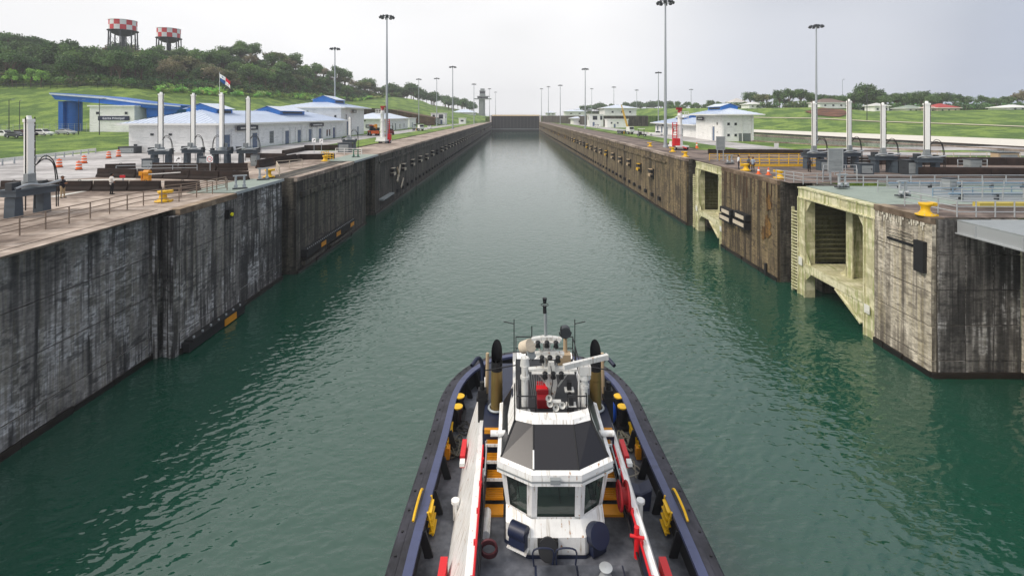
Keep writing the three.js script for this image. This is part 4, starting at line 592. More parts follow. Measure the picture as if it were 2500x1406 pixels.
// dark fences at the car park
{ const t = thing('mesh_fence', 'tall thin wire fence behind the parked cars on the left', 'fence'), n = 26; for (let k = 0; k <= n; k++) { const a = bankL.at(lerp(-60, 330, k / n), 1.55); obj('post', rod([a.x, a.y - 0.3, a.z], [a.x, a.y + 2.6, a.z], 0.05, 5), M.galv, t); if (k < n) { const b = bankL.at(lerp(-60, 330, (k + 1) / n), 1.55); for (let j = 0; j < 5; j++) obj('wire', rod([a.x, a.y + 0.3 + j * 0.55, a.z], [b.x, b.y + 0.3 + j * 0.55, b.z], 0.022, 4), M.galv, t); } } }
{ const t = thing('hill_fence', 'dark fence line along the top of the left grass bank', 'fence'), n = 60; for (let k = 0; k <= n; k++) { const a = bankL.at(lerp(-60, 930, k / n), 2.97); obj('post', rod([a.x, a.y - 0.3, a.z], [a.x, a.y + 2.3, a.z], 0.09, 4), M.darkGrey, t); if (k < n) { const b = bankL.at(lerp(-60, 930, (k + 1) / n), 2.97); for (const j of [0.6, 1.2, 1.8, 2.2]) obj('wire', rod([a.x, a.y + j, a.z], [b.x, b.y + j, b.z], 0.05, 4), M.darkGrey, t); } } }
{ const t = thing('guard_rail', 'pale steel crash barrier along the grass verge on the left', 'guard rail'), a = G(-60, 411), b = G(232, 374), n = 12; for (let k = 0; k <= n; k++) { const p = a.clone().lerp(b, k / n); obj('post', box(0.14, 0.9, 0.14, p.x, COPE + 0.4, p.z), M.galv, t); } for (const y of [0.55, 0.72, 0.88]) obj('beam', beam([a.x, COPE + y, a.z], [b.x, COPE + y, b.z], 0.1, 0.13), M.whitePlain, t); }
// bollards
{
  const body = ready([lathe([[0.01, 0], [0.52, 0], [0.52, 0.08], [0.36, 0.14], [0.24, 0.3], [0.22, 0.5], [0.34, 0.66], [0.36, 0.76], [0.01, 0.8]], 18), box(0.7, 0.18, 0.42, 0.22, 0.68, 0, 0, 0, 0.1), box(0.5, 0.12, 0.6, 0.3, 0.05, 0)]);
  const first = thing('mooring_bollard', 'yellow mooring bollard at the near right pier corner by the handrail', 'bollard', g3(28.75, -34.3), 0, 'yellow mooring bollards'); obj('bitt', body, M.yellow, first); obj('bolt_ring', ready(Array.from({ length: 8 }, (_, k) => cyl(0.04, 0.04, 0.05, Math.cos(k * 0.785) * 0.45, 0.1, Math.sin(k * 0.785) * 0.45, 6))), M.steel, first); first.scale.setScalar(1.15);
  for (const [p, a, l] of [[G(397, 493), 0.4, 'yellow mooring bollard behind the rusty handrail on the left'], [G(655, 433), 0.4, 'yellow mooring bollard beside the slot plate on the left'], [G(793, 394), 0.5, 'yellow mooring bollard in front of the curved low wall on the left'], [G(1822, 417), 2.8, 'yellow mooring bollard near the two traffic cones on the right'], [G(1905, 436), 2.8, 'yellow mooring bollard at the near corner of the brown pier'], [G(1674, 383), 2.8, 'yellow mooring bollard at the start of the right chamber wall'], [G(1643, 371), 2.8, 'yellow mooring bollard under the red and white mast on the right'], [G(1588, 358), 2.8, 'yellow mooring bollard left of the light mast on the right walkway']]) dup(first, [p.x, COPE + 0.03, p.z], a, l, null, 1.15);
}
// tall floodlight masts: shaft, ring, lamps
{
  const H = 32, ring = ready([new THREE.TorusGeometry(1.55, 0.08, 6, 24).rotateX(Math.PI / 2), ...[0, 1, 2].map((k) => rod([Math.cos(k * 2.09) * 1.55, 0, Math.sin(k * 2.09) * 1.55], [0, 0, 0], 0.06, 5)), cyl(0.35, 0.35, 0.7, 0, 0.1, 0, 10)]), lamp = ready([box(0.62, 0.34, 0.5, 0, -0.15, 0.1, 0.35), cyl(0.12, 0.16, 0.3, 0, 0.12, 0, 8)]), shaft = ready([cyl(0.36, 0.16, H, 0, H / 2, 0, 10), cyl(0.55, 0.5, 0.5, 0, 0.25, 0, 10)]);
  const first = thing('light_mast', 'tallest floodlight mast, standing on the left walkway', 'light mast', [A(944, 0, 124).x, COPE, -124], 0, 'floodlight masts along the lock');
  const build = (t, n) => { obj('shaft', shaft, M.galv, t); const r = obj('lamp_ring', ring, M.darkGrey, t); r.position.y = H; for (let k = 0; k < n; k++) { const l = obj('lamp', lamp, M.darkGrey, r), a = k / n * 6.283; l.position.set(Math.cos(a) * 1.6, -0.1, Math.sin(a) * 1.6); l.rotation.y = Math.PI / 2 - a; } };
  build(first, 10);
  for (const [px, d, l, y] of [[1625, 108, 'floodlight mast rising from the right walkway beside the red and white mast'], [1994, 137, 'floodlight mast behind the machine posts on the right'], [817, 183, 'floodlight mast behind the two-storey block on the left'], [1105, 252, 'floodlight mast beside the white square control house on the left'], [1022, 337, 'floodlight mast in front of the green mound on the left'], [1157, 390, 'floodlight mast left of the hazy control tower'], [1066, 330, 'faint floodlight mast in front of the far wooded ridge'], [1429, 263, 'floodlight mast by the blue-roofed building right of the chamber'], [1608, 285, 'floodlight mast behind the low building on the right bank'], [1368, 405, 'floodlight mast near the far end of the right chamber wall'], [1499, 430, 'faint floodlight mast behind the house on the retaining wall'], [1339, 520, 'small floodlight mast just right of the far gate'], [1322, 560, 'faintest floodlight mast directly above the far gate corner'], [1445, 560, 'faint floodlight mast on the skyline right of the far gate'], [1555, 480, 'faint floodlight mast above the hazy right skyline trees'], [1195, 560, 'faint floodlight mast right of the control tower'], [1210, 640, 'faintest floodlight mast above the left end of the far gate'], [1688, 470, 'faint floodlight mast above the crest left of the blue lantern roof']]) dup(first, [A(px, 0, d).x, d > 500 ? 16.4 : COPE, -d], px * 0.37, l);
  // thin lamp posts
  const post = thing('lamp_post', 'dark thin lamp post at the left edge of the car park', 'lamp post', bankL.at(20, 1.3), 0, 'thin lamp posts'); obj('shaft', cyl(0.11, 0.07, 9.6, 0, 4.8, 0, 8), M.darkGrey, post); obj('arm', [rod([0, 9.5, 0], [0.9, 9.8, 0], 0.05, 5)], M.darkGrey, post); obj('lamp_head', box(0.7, 0.14, 0.3, 1.1, 9.8, 0), M.grey, post);
  dup(post, bankL.at(190, 1.2), 0.4, 'dark thin lamp post beside the silver parked car', null, 0.98); dup(post, bankL.at(241, 1.1), 0.9, 'dark thin lamp post left of the guard post'); dup(post, bankL.at(46, 1.7), 2, 'thin lamp post in front of the grass bank above the parked cars'); dup(post, bankL.at(445, 2.95), 2, 'thin lamp post on top of the left grass bank'); dup(post, bankL.at(714, 2.9), 2, 'thin lamp post on the bank behind the blue lantern roofs');
  dup(post, bankR.at(2118, 1.0), 0, 'tall thin lamp post on the right grass bank', null, 1.6); dup(post, bankR.at(1963, 2.1), 0, 'thin lamp post in front of the crest trees', null, 1.2); dup(post, bankR.at(2058, 2.4), 0, 'slender aerial post among the crest trees', null, [1, 2, 1]);
}
// ---------- machine posts of the valves ----------
const postM = std(0xfdfdf8, 0.5);
function cylinderPost(label, p, topY, w, turn, low = false) {
  const t = thing('valve_cylinder', label, 'machinery', [p.x, COPE, p.z], turn, 'valve cylinders'), f = low ? 1.9 : 2.0, H = topY - COPE;
  for (const s of [-1, 1]) obj('leg', prism([[-0.3, 0], [0.3, 0], [0.24, f - 0.5], [-0.24, f - 0.5]], 0.8).translate(s * 0.95, 0, -0.45), M.machine, t);
  obj('table', [box(2.7, 0.42, 1.2, 0, f - 0.24, 0), box(2.9, 0.1, 1.4, 0, f, 0)], M.machine, t);
  obj('pedestal', [cyl(0.55, 0.4, 0.5, 0, f + 0.28, 0, 12), box(0.55, 0.6, 0.35, -0.25, f + 0.75, 0.35)], M.grey, t);
  const c = obj('cylinder', [box(w, H - f - 0.3, w * 0.8, 0, (H + f) / 2 - 0.1, 0), cyl(w * 0.42, w * 0.42, H - f - 0.2, 0, (H + f) / 2 - 0.05, 0, 12)], postM, t); obj('cap', [box(w * 1.2, 0.22, w, 0, H - 0.25, 0), cyl(w * 0.4, w * 0.3, 0.3, 0, H - 0.05, 0, 12)], postM, c);
  for (const s of [-1, 1]) obj('guide_rail', [box(0.045, H - f * 0.2, 0.06, s * (w / 2 + 0.1), (H + f * 0.2) / 2, 0.1)], M.black, t); for (let k = 0; k < 7; k++) obj('clamp', box(0.2, 0.1, 0.14, w / 2 + 0.06, f + 1 + k * (H - f - 1) / 7, 0.05), M.cream, t);
  for (const s of [0, 0.35]) obj('hose', tube([[0.3, f + 1.6, 0.2], [0.8, f + 2.0 + s * 0.6, 0.3], [1.35, f + 1.7 + s * 0.6, 0.3], [1.6 + s * 0.4, f + 0.5, 0.3], [1.65 + s * 0.4, 0.3, 0.3]], 0.036, 24, 6), M.black, t);
  obj('pipe', tube([[-1.4, f + 0.15, 0.6], [-0.6, f + 0.35, 0.7], [0.3, f + 0.2, 0.75], [1.6, f + 0.35, 0.7]], 0.09, 20, 6), M.galv, t); obj('valve_block', [box(0.6, 0.5, 0.5, -1.2, f + 0.3, 0.2), box(0.4, 0.35, 0.4, 1.2, f + 0.2, -0.3)], M.darkGrey, t);
  return t;
}
cylinderPost('white cylinder post on dark frame at the left edge, nearest the rusty handrail', g3(-34.2, -34.6), 17.7, 0.42, 1.5, true);
cylinderPost('white cylinder post left of the arrow sign, first of four by the long building', G(392, 404), 21.0, 0.5, 0.1);
cylinderPost('white cylinder post right of the arrow sign, second of four by the long building', G(471, 399), 21.0, 0.46, 0.0);
cylinderPost('white cylinder post behind the speed sign, third of four by the long building', G(540, 402), 21.0, 0.46, 3.0);
cylinderPost('white cylinder post before the blue doors, fourth of four by the long building', G(605, 400), 20.5, 0.44, 0.2);
cylinderPost('slim white cylinder post beside the far slot plate on the left', G(853, 366), 17.4, 0.42, 0.2);
cylinderPost('white cylinder post beside the light mast, first of four on the right', G(1988, 412), 19.6, 0.42, 0.1);
cylinderPost('white cylinder post behind the grey notice board, second of four on the right', G(2074, 410), 19.9, 0.44, 0.2);
cylinderPost('white cylinder post with green hose, third of four on the right', G(2157, 421), 19.3, 0.42, 0.0);
cylinderPost('white cylinder post, tallest and last of four on the right', G(2264, 428), 19.4, 0.48, -0.1);
// slot plates and gangway
{ const t = thing('slot_plate', 'green painted steel plate over the nearer gate slot on the left', 'steel plate'); obj('plate', bx(-25.2, -29.5, COPE + 0.03, COPE + 0.09, -44.2, -53.6), M.deckGreen, t); obj('edge_angle', bx(-25.1, -25.2, COPE - 0.15, COPE + 0.12, -44.2, -53.6), M.galv, t);
  const u = thing('slot_plate', 'green painted steel plate over the farther gate slot on the left', 'steel plate'); obj('plate', bx(-24.3, -29, COPE + 0.055, COPE + 0.11, -74.6, -87.4), M.deckGreen, u); obj('edge_angle', bx(-24.2, -24.3, COPE - 0.2, COPE + 0.12, -74.6, -87.4), M.galv, u);
  const w = thing('steel_gangway', 'grey steel gangway plate at the right edge over the dark recess', 'gangway'); for (let k = 0; k < 4; k++) obj('deck_plate', bx(29.8, 36, COPE - 0.1, COPE, -33 + k * 5, -28.05 + k * 5), M.grey, w); obj('fascia_girder', [bx(29.8, 29.9, COPE - 0.85, COPE - 0.1, -33, -12), bx(29.65, 29.95, COPE - 0.92, COPE - 0.84, -33, -12)], M.steel, w); for (let k = 0; k < 7; k++) obj('stiffener', bx(29.68, 29.8, COPE - 0.84, COPE - 0.1, -31.6 + k * 3, -31.68 + k * 3), M.steel, w); obj('cross_girder', bx(29.9, 36, COPE - 0.8, COPE - 0.12, -33, -32.8), M.steel, w); }
function fairlead(label, p, turn, m = M.galv) { const t = thing('fairlead', label, 'mooring fitting', [p.x, COPE + 0.08, p.z], turn); t.scale.setScalar(0.78); obj('base', box(1.6, 0.14, 0.7, 0, 0.07, 0), M.darkGrey, t); for (const s of [-0.45, 0.45]) { obj('post', cyl(0.13, 0.13, 1.5, s, 0.85, 0, 10), m, t); obj('roller', cyl(0.22, 0.22, 0.35, s, 0.4, 0.25, 12, Math.PI / 2), m, t); } obj('head_bar', box(1.5, 0.14, 0.25, 0, 1.6, 0), m, t); }
fairlead('pair of grey guide posts at the near end of the left slot plate', G(585, 463), 0.5); fairlead('grey guide fitting in front of the second yellow bollard on the left', G(642, 441), 0.5); fairlead('green guide fitting on the farther slot plate on the left', G(868, 385), 0.4, std(0x4d7a66, 0.6)); fairlead('pair of grey guide posts on the near gate deck', V(33.5, COPE - 0.1, -42.3), 0.3); fairlead('grey guide fitting at the back of the near gate deck', V(31.6, COPE - 0.1, -47.3), 0.2); fairlead('grey guide fitting on the farther gate deck', V(31, COPE - 0.1, -70.6), 0.2);
{ // cabinets, pipe runs and ramps around the right lock head
  const cab = (label, p, w, h, d, m, turn = 0) => { const t = thing('machine_cabinet', label, 'cabinet', [p.x, COPE, p.z], turn); obj('body', box(w, h, d, 0, h / 2, 0), m, t); obj('lid', box(w + 0.12, 0.08, d + 0.12, 0, h + 0.04, 0), M.darkGrey, t); obj('door', box(w * 0.8, h * 0.75, 0.04, 0, h * 0.48, d / 2 + 0.02), M.grey, t); obj('handle', box(0.06, 0.18, 0.05, w * 0.3, h * 0.5, d / 2 + 0.06), M.black, t); };
  cab('dark machine cabinet beside the third right cylinder post', G(2195, 422), 1.6, 1.5, 1.2, M.machine, 0.2); cab('dark hooded cabinet left of the last right cylinder post', G(2222, 426), 1.5, 1.7, 1.3, M.darkGrey); cab('grey cabinet inside the cage right of the last post', G(2376, 421), 1.4, 1.6, 1.0, M.grey); cab('brown cabinet behind the pale handrail at the right edge', G(2455, 400), 3.0, 1.6, 1.2, M.tan); cab('dark cabinet beside the first right cylinder post', G(2010, 416), 1.2, 1.3, 1.0, M.machine); cab('small grey box on the near gate deck by the handrail', V(41.5, 0, -46.8), 0.9, 1.0, 0.7, M.grey, 0.3); cab('small blue-grey box at the far end of the near gate deck', V(50, 0, -44.4), 1.2, 0.8, 0.7, std(0x6f8698, 0.5)); cab('dark machine block behind the grey notice board', G(2110, 424), 1.6, 1.2, 1.2, M.machine);
  cab('dark machine block at the foot of the first left cylinder post', G(366, 408), 1.6, 1.1, 1.1, M.machine); cab('brown slatted box by the long building corner', G(316, 374), 3.2, 1.2, 1.6, M.darkGrey); cab('dark machine block between the second and third left posts', G(505, 404), 1.8, 1.2, 1.2, M.machine); cab('grey control box right of the fourth left post', G(622, 405), 0.9, 1.5, 0.7, M.grey); cab('dark machine block beside the far slot plate', G(842, 372), 2.2, 1.8, 1.6, M.machine);
  for (const [z, l] of [[-41.2, 'front'], [-47.8, 'back']]) { const t = thing('pipe_run', 'grey pipe run on low saddles along the ' + l + ' of the near gate deck', 'pipes'); for (const y of [0.25, 0.45]) obj('pipe', rod([36.5, COPE + y, z], [78, COPE + y, z - 0.1], 0.09, 8), y > 0.3 ? std(0x7890a4, 0.5) : M.galv, t); for (let k = 0; k < 14; k++) obj('saddle', box(0.12, 0.5, 0.35, 37.5 + k * 3, COPE + 0.2, z), M.darkGrey, t); }
  const w = thing('deck_beam', 'yellow painted beam lying at the right edge behind the handrail', 'beam'); obj('beam', [bx(35.5, 60, COPE, COPE + 0.35, -37.4, -38.0)], std(0xcdbb5a, 0.6, { map: T.paint }), w);
  const tr = thing('cable_trough', 'dark cable trough across the right apron in front of the machine posts', 'trough'); for (let k = 0; k < 12; k++) obj('cover_slab', bx(36 + k * 3, 38.9 + k * 3, COPE, COPE + 0.16, -53.4, -54.6), M.darkConcrete, tr);
}
// ---------- barriers, drums, cones, signs ----------
{
  const prof = [[-0.32, 0], [0.32, 0], [0.3, 0.2], [0.14, 0.42], [0.1, 0.95], [-0.1, 0.95], [-0.14, 0.42], [-0.3, 0.2]];
  const bar = (label, a, b, h, group) => { const d = a.distanceTo(b), t = thing('concrete_barrier', label, 'barrier', [a.x, COPE, a.z], 0, group); t.rotation.y = Math.atan2(b.x - a.x, b.z - a.z); obj('block', prism(prof.map(([x, y]) => [x, y * h / 0.95]), d * 0.985), M.barrier, t); obj('lifting_eye', tube([[0, h, d * 0.5 - 0.15], [0, h + 0.1, d * 0.5], [0, h, d * 0.5 + 0.15]], 0.025, 8, 5), M.darkGrey, t); };
  const g1 = 'barriers behind the two men'; let bn = 0;
  for (const [x0, x1] of [[2, 62], [66, 158], [161, 224], [229, 312], [316, 391], [402, 486]]) bar(ORD[bn++] + ' dark concrete barrier from the left in the row behind the two men', G(x0, 466), G(x1, 466), 0.95, g1);
  bn = 0; for (const [x0, y0, x1, y1] of [[238, 432, 332, 434], [336, 434, 400, 436], [402, 436, 462, 438], [464, 438, 534, 440], [536, 440, 606, 441]]) bar(ORD[bn++] + ' dark concrete barrier from the left in the row behind the orange barrier gate', G(x0, y0), G(x1, y1), 1.0, 'barriers behind the orange gate');
  bn = 0; for (const [x0, y0, x1, y1] of [[256, 420, 330, 418], [372, 416, 450, 417], [452, 417, 528, 418], [530, 418, 604, 417]]) bar(ORD[bn++] + ' dark concrete barrier from the left in the row before the machine frames', G(x0, y0), G(x1, y1), 1.0, 'barriers before the machine frames');
  for (const [x0, y0, x1, y1] of [[668, 402, 722, 393], [628, 411, 666, 403]]) bar((x0 > 650 ? 'right' : 'left') + ' one of two slanting dark concrete barriers left of the curved wall', G(x0, y0), G(x1, y1), 1.1, 'slanting barriers on the left');
  const wl = (label, pts, h, m) => { const t = thing('low_wall', label, 'wall'); for (let i = 0; i + 1 < pts.length; i++) { const a = G(...pts[i]), b = G(...pts[i + 1]); obj('wall_panel', beam([a.x, COPE + h / 2 - 0.05, a.z], [b.x, COPE + h / 2 - 0.05, b.z], 0.4, h + 0.1), m, t); } };
  wl('curved dark low wall around the far pit on the left', [[722, 393], [730, 390], [770, 389.5], [816, 389]], 0.9, M.barrier); wl('long dark low wall in front of the blue doors on the left', [[742, 368], [785, 367], [830, 366], [860, 363]], 1.1, M.darkConcrete); wl('reddish low wall in front of the long building', [[600, 385], [640, 386], [697, 387]], 0.8, M.barrier); wl('dark low wall running back from the far pit on the left', [[690, 378], [742, 368]], 0.8, M.darkConcrete);
}
{
  const drum = thing('traffic_drum', 'orange and white traffic drum, nearest the white road line', 'traffic drum', G(191, 415), 0, 'traffic drums'), band = (y, h, r0, r1, m) => obj('band', cyl(r0, r1, h, 0, y, 0, 18), m, drum);
  obj('foot', cyl(0.42, 0.4, 0.1, 0, 0.05, 0, 18), M.black, drum); band(0.25, 0.3, 0.33, 0.32, M.orange); band(0.47, 0.14, 0.32, 0.31, M.whitePlain); band(0.66, 0.24, 0.31, 0.29, M.orange); band(0.85, 0.14, 0.29, 0.28, M.whitePlain); band(1.0, 0.16, 0.28, 0.26, M.orange); obj('handle', tube([[-0.12, 1.07, 0], [0, 1.2, 0], [0.12, 1.07, 0]], 0.03, 8, 5), M.orange, drum); drum.position.y = COPE;
  for (const [x, y, l] of [[143, 409, 'orange traffic drum by the grass verge, leftmost of five'], [204, 399, 'orange traffic drum in the middle of the five'], [264, 387, 'orange traffic drum beside the last one near the white building'], [288, 383, 'orange traffic drum nearest the long white building']]) dup(drum, G(x, y), 0, l);
  const cone = thing('traffic_cone', 'orange traffic cone beside the yellow bollard on the brown pier, left of the pair', 'traffic cone', G(1853, 425)); obj('base', box(0.5, 0.05, 0.5, 0, 0.03, 0), M.orange, cone); obj('body', cyl(0.2, 0.04, 0.8, 0, 0.45, 0, 14), M.orange, cone); obj('collar', cyl(0.142, 0.105, 0.18, 0, 0.5, 0, 14), M.whitePlain, cone); cone.scale.setScalar(1.0);
  dup(cone, G(1877, 427), 0, 'faded traffic cone on the brown pier, right of the pair', null, 1.0); dup(cone, G(1702, 362), 0, 'orange traffic cone at the edge of the grass before the right building', null, 1.5);
  const bg = thing('barrier_gate', 'orange barrier gate cabinet with lowered white arm among the concrete barriers', 'barrier gate', G(358, 447)); bg.scale.setScalar(0.72); obj('cabinet', [box(0.8, 1.5, 0.6, 0, 0.75, 0), cyl(0.4, 0.4, 0.8, 0, 1.5, 0, 14, Math.PI / 2, Math.PI / 2)], M.amber, bg); obj('arm', [box(4.6, 0.12, 0.08, 2.7, 1.45, 0.3, 0, 0, 0.06)], M.whitePlain, bg); obj('motor_box', box(0.5, 0.6, 0.5, -0.8, 1.4, 0), M.amber, bg); obj('motor_post', box(0.16, 1.2, 0.16, -0.8, 0.6, 0), M.amber, bg);
}
function sign(label, p, postH, w, h, draw, m = M.whitePlain) {
  const t = thing('road_sign', label, 'sign', [p.x, COPE, p.z]); obj('post', cyl(0.05, 0.05, postH + h, 0, (postH + h) / 2, 0, 8), M.galv, t); const b = obj('board', box(w, h, 0.05, 0, postH + h / 2, 0.08), m, t);
  if (draw) { const c = document.createElement('canvas'); c.width = 128; c.height = Math.round(128 * h / w); draw(c.getContext('2d'), c.width, c.height); const x = new THREE.CanvasTexture(c); x.colorSpace = THREE.SRGBColorSpace; const g = new THREE.PlaneGeometry(w * 0.98, h * 0.98); g.translate(0, postH + h / 2, 0.11); g.userData.ready = true; obj('face', g, new THREE.MeshStandardMaterial({ map: x, roughness: 0.5 }), b); }
  return t;
}
const arrow = (q, w, h) => { q.fillStyle = '#fff'; q.fillRect(0, 0, w, h); q.strokeStyle = q.fillStyle = '#111'; q.lineWidth = w * 0.1; q.beginPath(); q.moveTo(w * 0.36, h * 0.85); q.quadraticCurveTo(w * 0.36, h * 0.38, w * 0.62, h * 0.38); q.stroke(); q.beginPath(); q.moveTo(w * 0.58, h * 0.18); q.lineTo(w * 0.88, h * 0.38); q.lineTo(w * 0.58, h * 0.58); q.fill(); };
sign('white sign with black bent arrow among the concrete barriers', G(434, 417), 1.1, 0.95, 0.78, arrow);
sign('white speed sign with red ring and number between the machine frames', G(512, 420), 1.2, 0.8, 0.8, (q, w, h) => { q.fillStyle = '#fff'; q.fillRect(0, 0, w, h); q.strokeStyle = '#c01030'; q.lineWidth = 12; q.beginPath(); q.arc(w / 2, h / 2, w * 0.38, 0, 6.3); q.stroke(); q.fillStyle = '#222'; q.font = 'bold 54px sans-serif'; q.textAlign = 'center'; q.textBaseline = 'middle'; q.fillText('15', w / 2, h / 2 + 2); });
sign('white sign with arrow on a post before the blue doors, left of the pair', G(766, 374), 2.0, 0.7, 0.8, arrow); sign('white sign with arrow on a post before the blue doors, right of the pair', G(784, 372), 1.8, 0.7, 0.8, arrow);
sign('small red and white sign on a thin post before the barriers', G(299, 462), 1.1, 0.5, 0.25, null, M.red);
sign('bare white board on the grass behind the right dark wall', G(1896, 366), 0.3, 0.9, 1.1, null);
{ const nb = (label, p, y0, w, h) => { const t = thing('notice_board', label, 'notice board', [p.x, COPE, p.z]); for (const s of [-1, 1]) obj('post', box(0.12, y0 + h, 0.12, s * w * 0.35, (y0 + h) / 2, -0.08), M.galv, t); obj('panel', box(w, h, 0.1, 0, y0 + h / 2, 0), M.grey, t); obj('frame', [box(w + 0.08, 0.08, 0.14, 0, y0 + h, 0), box(w + 0.08, 0.08, 0.14, 0, y0, 0), box(0.08, h, 0.14, -w / 2, y0 + h / 2, 0), box(0.08, h, 0.14, w / 2, y0 + h / 2, 0)], M.steel, t); };
  nb('blank grey notice board standing on the near gate deck', V(34.9, 0, -53.3), 0.95, 1.55, 2.45); nb('blank grey notice board standing behind the farther gate', G(1760, 393), 1.75, 1.3, 2.0); }
// markings
struct('road_marking', [sheet([[-29, -53], [-48, -50.6], [-48, -50.3], [-29, -52.7]], COPE + 0.026), sheet([G(0, 447), G(330, 438), G(330, 436), G(0, 444)].map((p) => [p.x, p.z]), COPE + 0.026), sheet([G(80, 433), G(300, 398), G(303, 398), G(86, 433)].map((p) => [p.x, p.z]), COPE + 0.026), sheet([G(120, 480), G(205, 466), G(212, 467), G(130, 482)].map((p) => [p.x, p.z]), COPE + 0.026)], std(0xdeddd8, 0.8, { map: T.paint }), 'pale painted strips on the left roadway', 'marking');
// ---------- flag ----------
{
  const p = A(535, 300, 165), t = thing('flag_pole', 'white flag pole behind the long left building', 'flag pole', [p.x, 10.7, p.z]); obj('shaft', cyl(0.12, 0.07, 21.5, 0, 10.75, 0, 8), M.whitePlain, t); obj('finial', new THREE.SphereGeometry(0.14, 8, 6).translate(0, 21.6, 0), M.galv, t);
  const f = thing('flag', 'red, white and blue quartered flag with two stars on the pole', 'flag', [p.x, 10.7, p.z]); const c = document.createElement('canvas'); c.width = 192; c.height = 128; const q = c.getContext('2d'); q.fillStyle = '#fff'; q.fillRect(0, 0, 192, 128); q.fillStyle = '#d21034'; q.fillRect(96, 0, 96, 64); q.fillStyle = '#005293'; q.fillRect(0, 64, 96, 64);
  const star = (x, y, r, col) => { q.fillStyle = col; q.beginPath(); for (let k = 0; k < 10; k++) { const a = -Math.PI / 2 + k * Math.PI / 5, R = k % 2 ? r * 0.4 : r; q.lineTo(x + Math.cos(a) * R, y + Math.sin(a) * R); } q.fill(); }; star(48, 32, 18, '#005293'); star(144, 96, 18, '#d21034');
  const x = new THREE.CanvasTexture(c); x.colorSpace = THREE.SRGBColorSpace; const g = new THREE.PlaneGeometry(4.0, 2.5, 24, 14), a = g.attributes.position; for (let i = 0; i < a.count; i++) { const u = (a.getX(i) + 2) / 4, v = a.getY(i); a.setXYZ(i, 0.1 + u * 3.6, 19.9 + v - u * 2.2 - u * u * 0.4, Math.sin(u * 8 + v) * 0.28 * (0.3 + u)); } g.computeVertexNormals(); g.userData.ready = true; obj('cloth', g, new THREE.MeshStandardMaterial({ map: x, roughness: 0.8, side: THREE.DoubleSide }), f);
}
// ---------- vehicles ----------
const wheelG = ready(cyl(0.33, 0.33, 0.24, 0, 0, 0, 18, 0, 0, Math.PI / 2)), rimG = ready(cyl(0.2, 0.2, 0.26, 0, 0, 0, 12, 0, 0, Math.PI / 2));
function wheels(t, list, s = 1) { for (const [x, z] of list) { const w = obj('wheel', wheelG, M.tyre, t); w.position.set(x, 0.33 * s, z); w.scale.setScalar(s); obj('rim', rimG, M.steel, w); } }
function car(label, p, turn, m, kind = 'sedan', group) { // along z, front at +z
  const t = thing('parked_car', label, kind === 'pickup' ? 'pickup' : 'car', p, turn, group), L = kind === 'pickup' ? 5.2 : 4.5, hz = L / 2;
  const low = [[-hz, 0.35], [hz, 0.35], [hz, 0.7], [hz - 0.3, 0.85], [hz - 1.2, 0.98], [-hz + 0.1, 1.0], [-hz, 0.8]], top = kind === 'suv' ? [[-hz + 0.1, 0.98], [-hz + 0.35, 1.65], [hz - 1.9, 1.68], [hz - 1.1, 0.98]] : kind === 'pickup' ? [[-0.5, 0.98], [-0.3, 1.65], [1.0, 1.65], [hz - 1.0, 0.98]] : [[-hz + 0.3, 0.98], [-hz + 1.1, 1.42], [hz - 2.1, 1.45], [hz - 1.1, 0.96]];
  obj('body', prism(low, 1.7, 0.06).rotateY(-Math.PI / 2).translate(0.85, 0, 0), m, t); obj('cabin', prism(top, 1.45, 0.05).rotateY(-Math.PI / 2).translate(0.725, 0, 0), m, t);
  const zc = top.reduce((a, q) => a + q[0], 0) / 4, gl = top.map(([z, y]) => [zc + (z - zc) * 0.86, y < 1.1 ? y + 0.05 : y - 0.07]); for (const s of [-1, 1]) obj('side_window', prism(gl, 0.03).rotateY(-Math.PI / 2).translate(s > 0 ? 0.82 : -0.79, 0, 0), M.glass, t);
  const w1 = top[2], w2 = top[3]; obj('windscreen', beam([0, w1[1] - 0.03, w1[0] + 0.12], [0, w2[1] + 0.1, w2[0] + 0.03], 1.3, 0.06), M.glass, t); obj('rear_window', beam([0, top[1][1] - 0.05, top[1][0] - 0.1], [0, top[0][1] + 0.12, top[0][0] - 0.03], 1.25, 0.06), M.glass, t);
  for (const s of [-0.65, 0.65]) { obj('headlight', box(0.35, 0.16, 0.08, s, 0.72, hz + 0.05), M.whitePlain, t); obj('tail_light', box(0.25, 0.2, 0.08, s, 0.8, -hz - 0.05), M.red, t); }
  wheels(t, [[-0.8, hz - 0.9], [0.8, hz - 0.9], [-0.8, -hz + 0.85], [0.8, -hz + 0.85]]); return t;
}
{
  const pk = (px, tt) => { const p = bankL.at(px, tt); p.y += 0.25; return p; };
  car('white car with dark windows, leftmost in the car park', pk(12, 1.12), 1.3, M.whitePlain, 'suv'); car('dark grey car, second from the left in the car park', pk(38, 1.04), 1.4, M.darkGrey, 'sedan'); car('dark maroon car beside the nearest white cylinder post', pk(56, 1.1), 1.4, std(0x4a1a20, 0.3), 'suv'); car('white car right of the nearest white cylinder post', pk(104, 1.15), 1.45, M.whitePlain, 'suv'); car('silver car, rightmost in the car park under the blue pylon', pk(160, 1.18), 1.5, M.steel, 'sedan'); car('black car half hidden behind the dark grey one in the car park', pk(70, 1.16), 1.3, M.black, 'suv');
  car('white pickup truck by the low building on the right', G(1603, 331), 1.35, M.whitePlain, 'pickup'); car('small white van near the control house on the right', G(1459, 311), 0.2, M.whitePlain, 'suv');
  car('white car beyond the crane truck on the left service road', G(1048, 314), 0.1, M.whitePlain, 'suv');
}
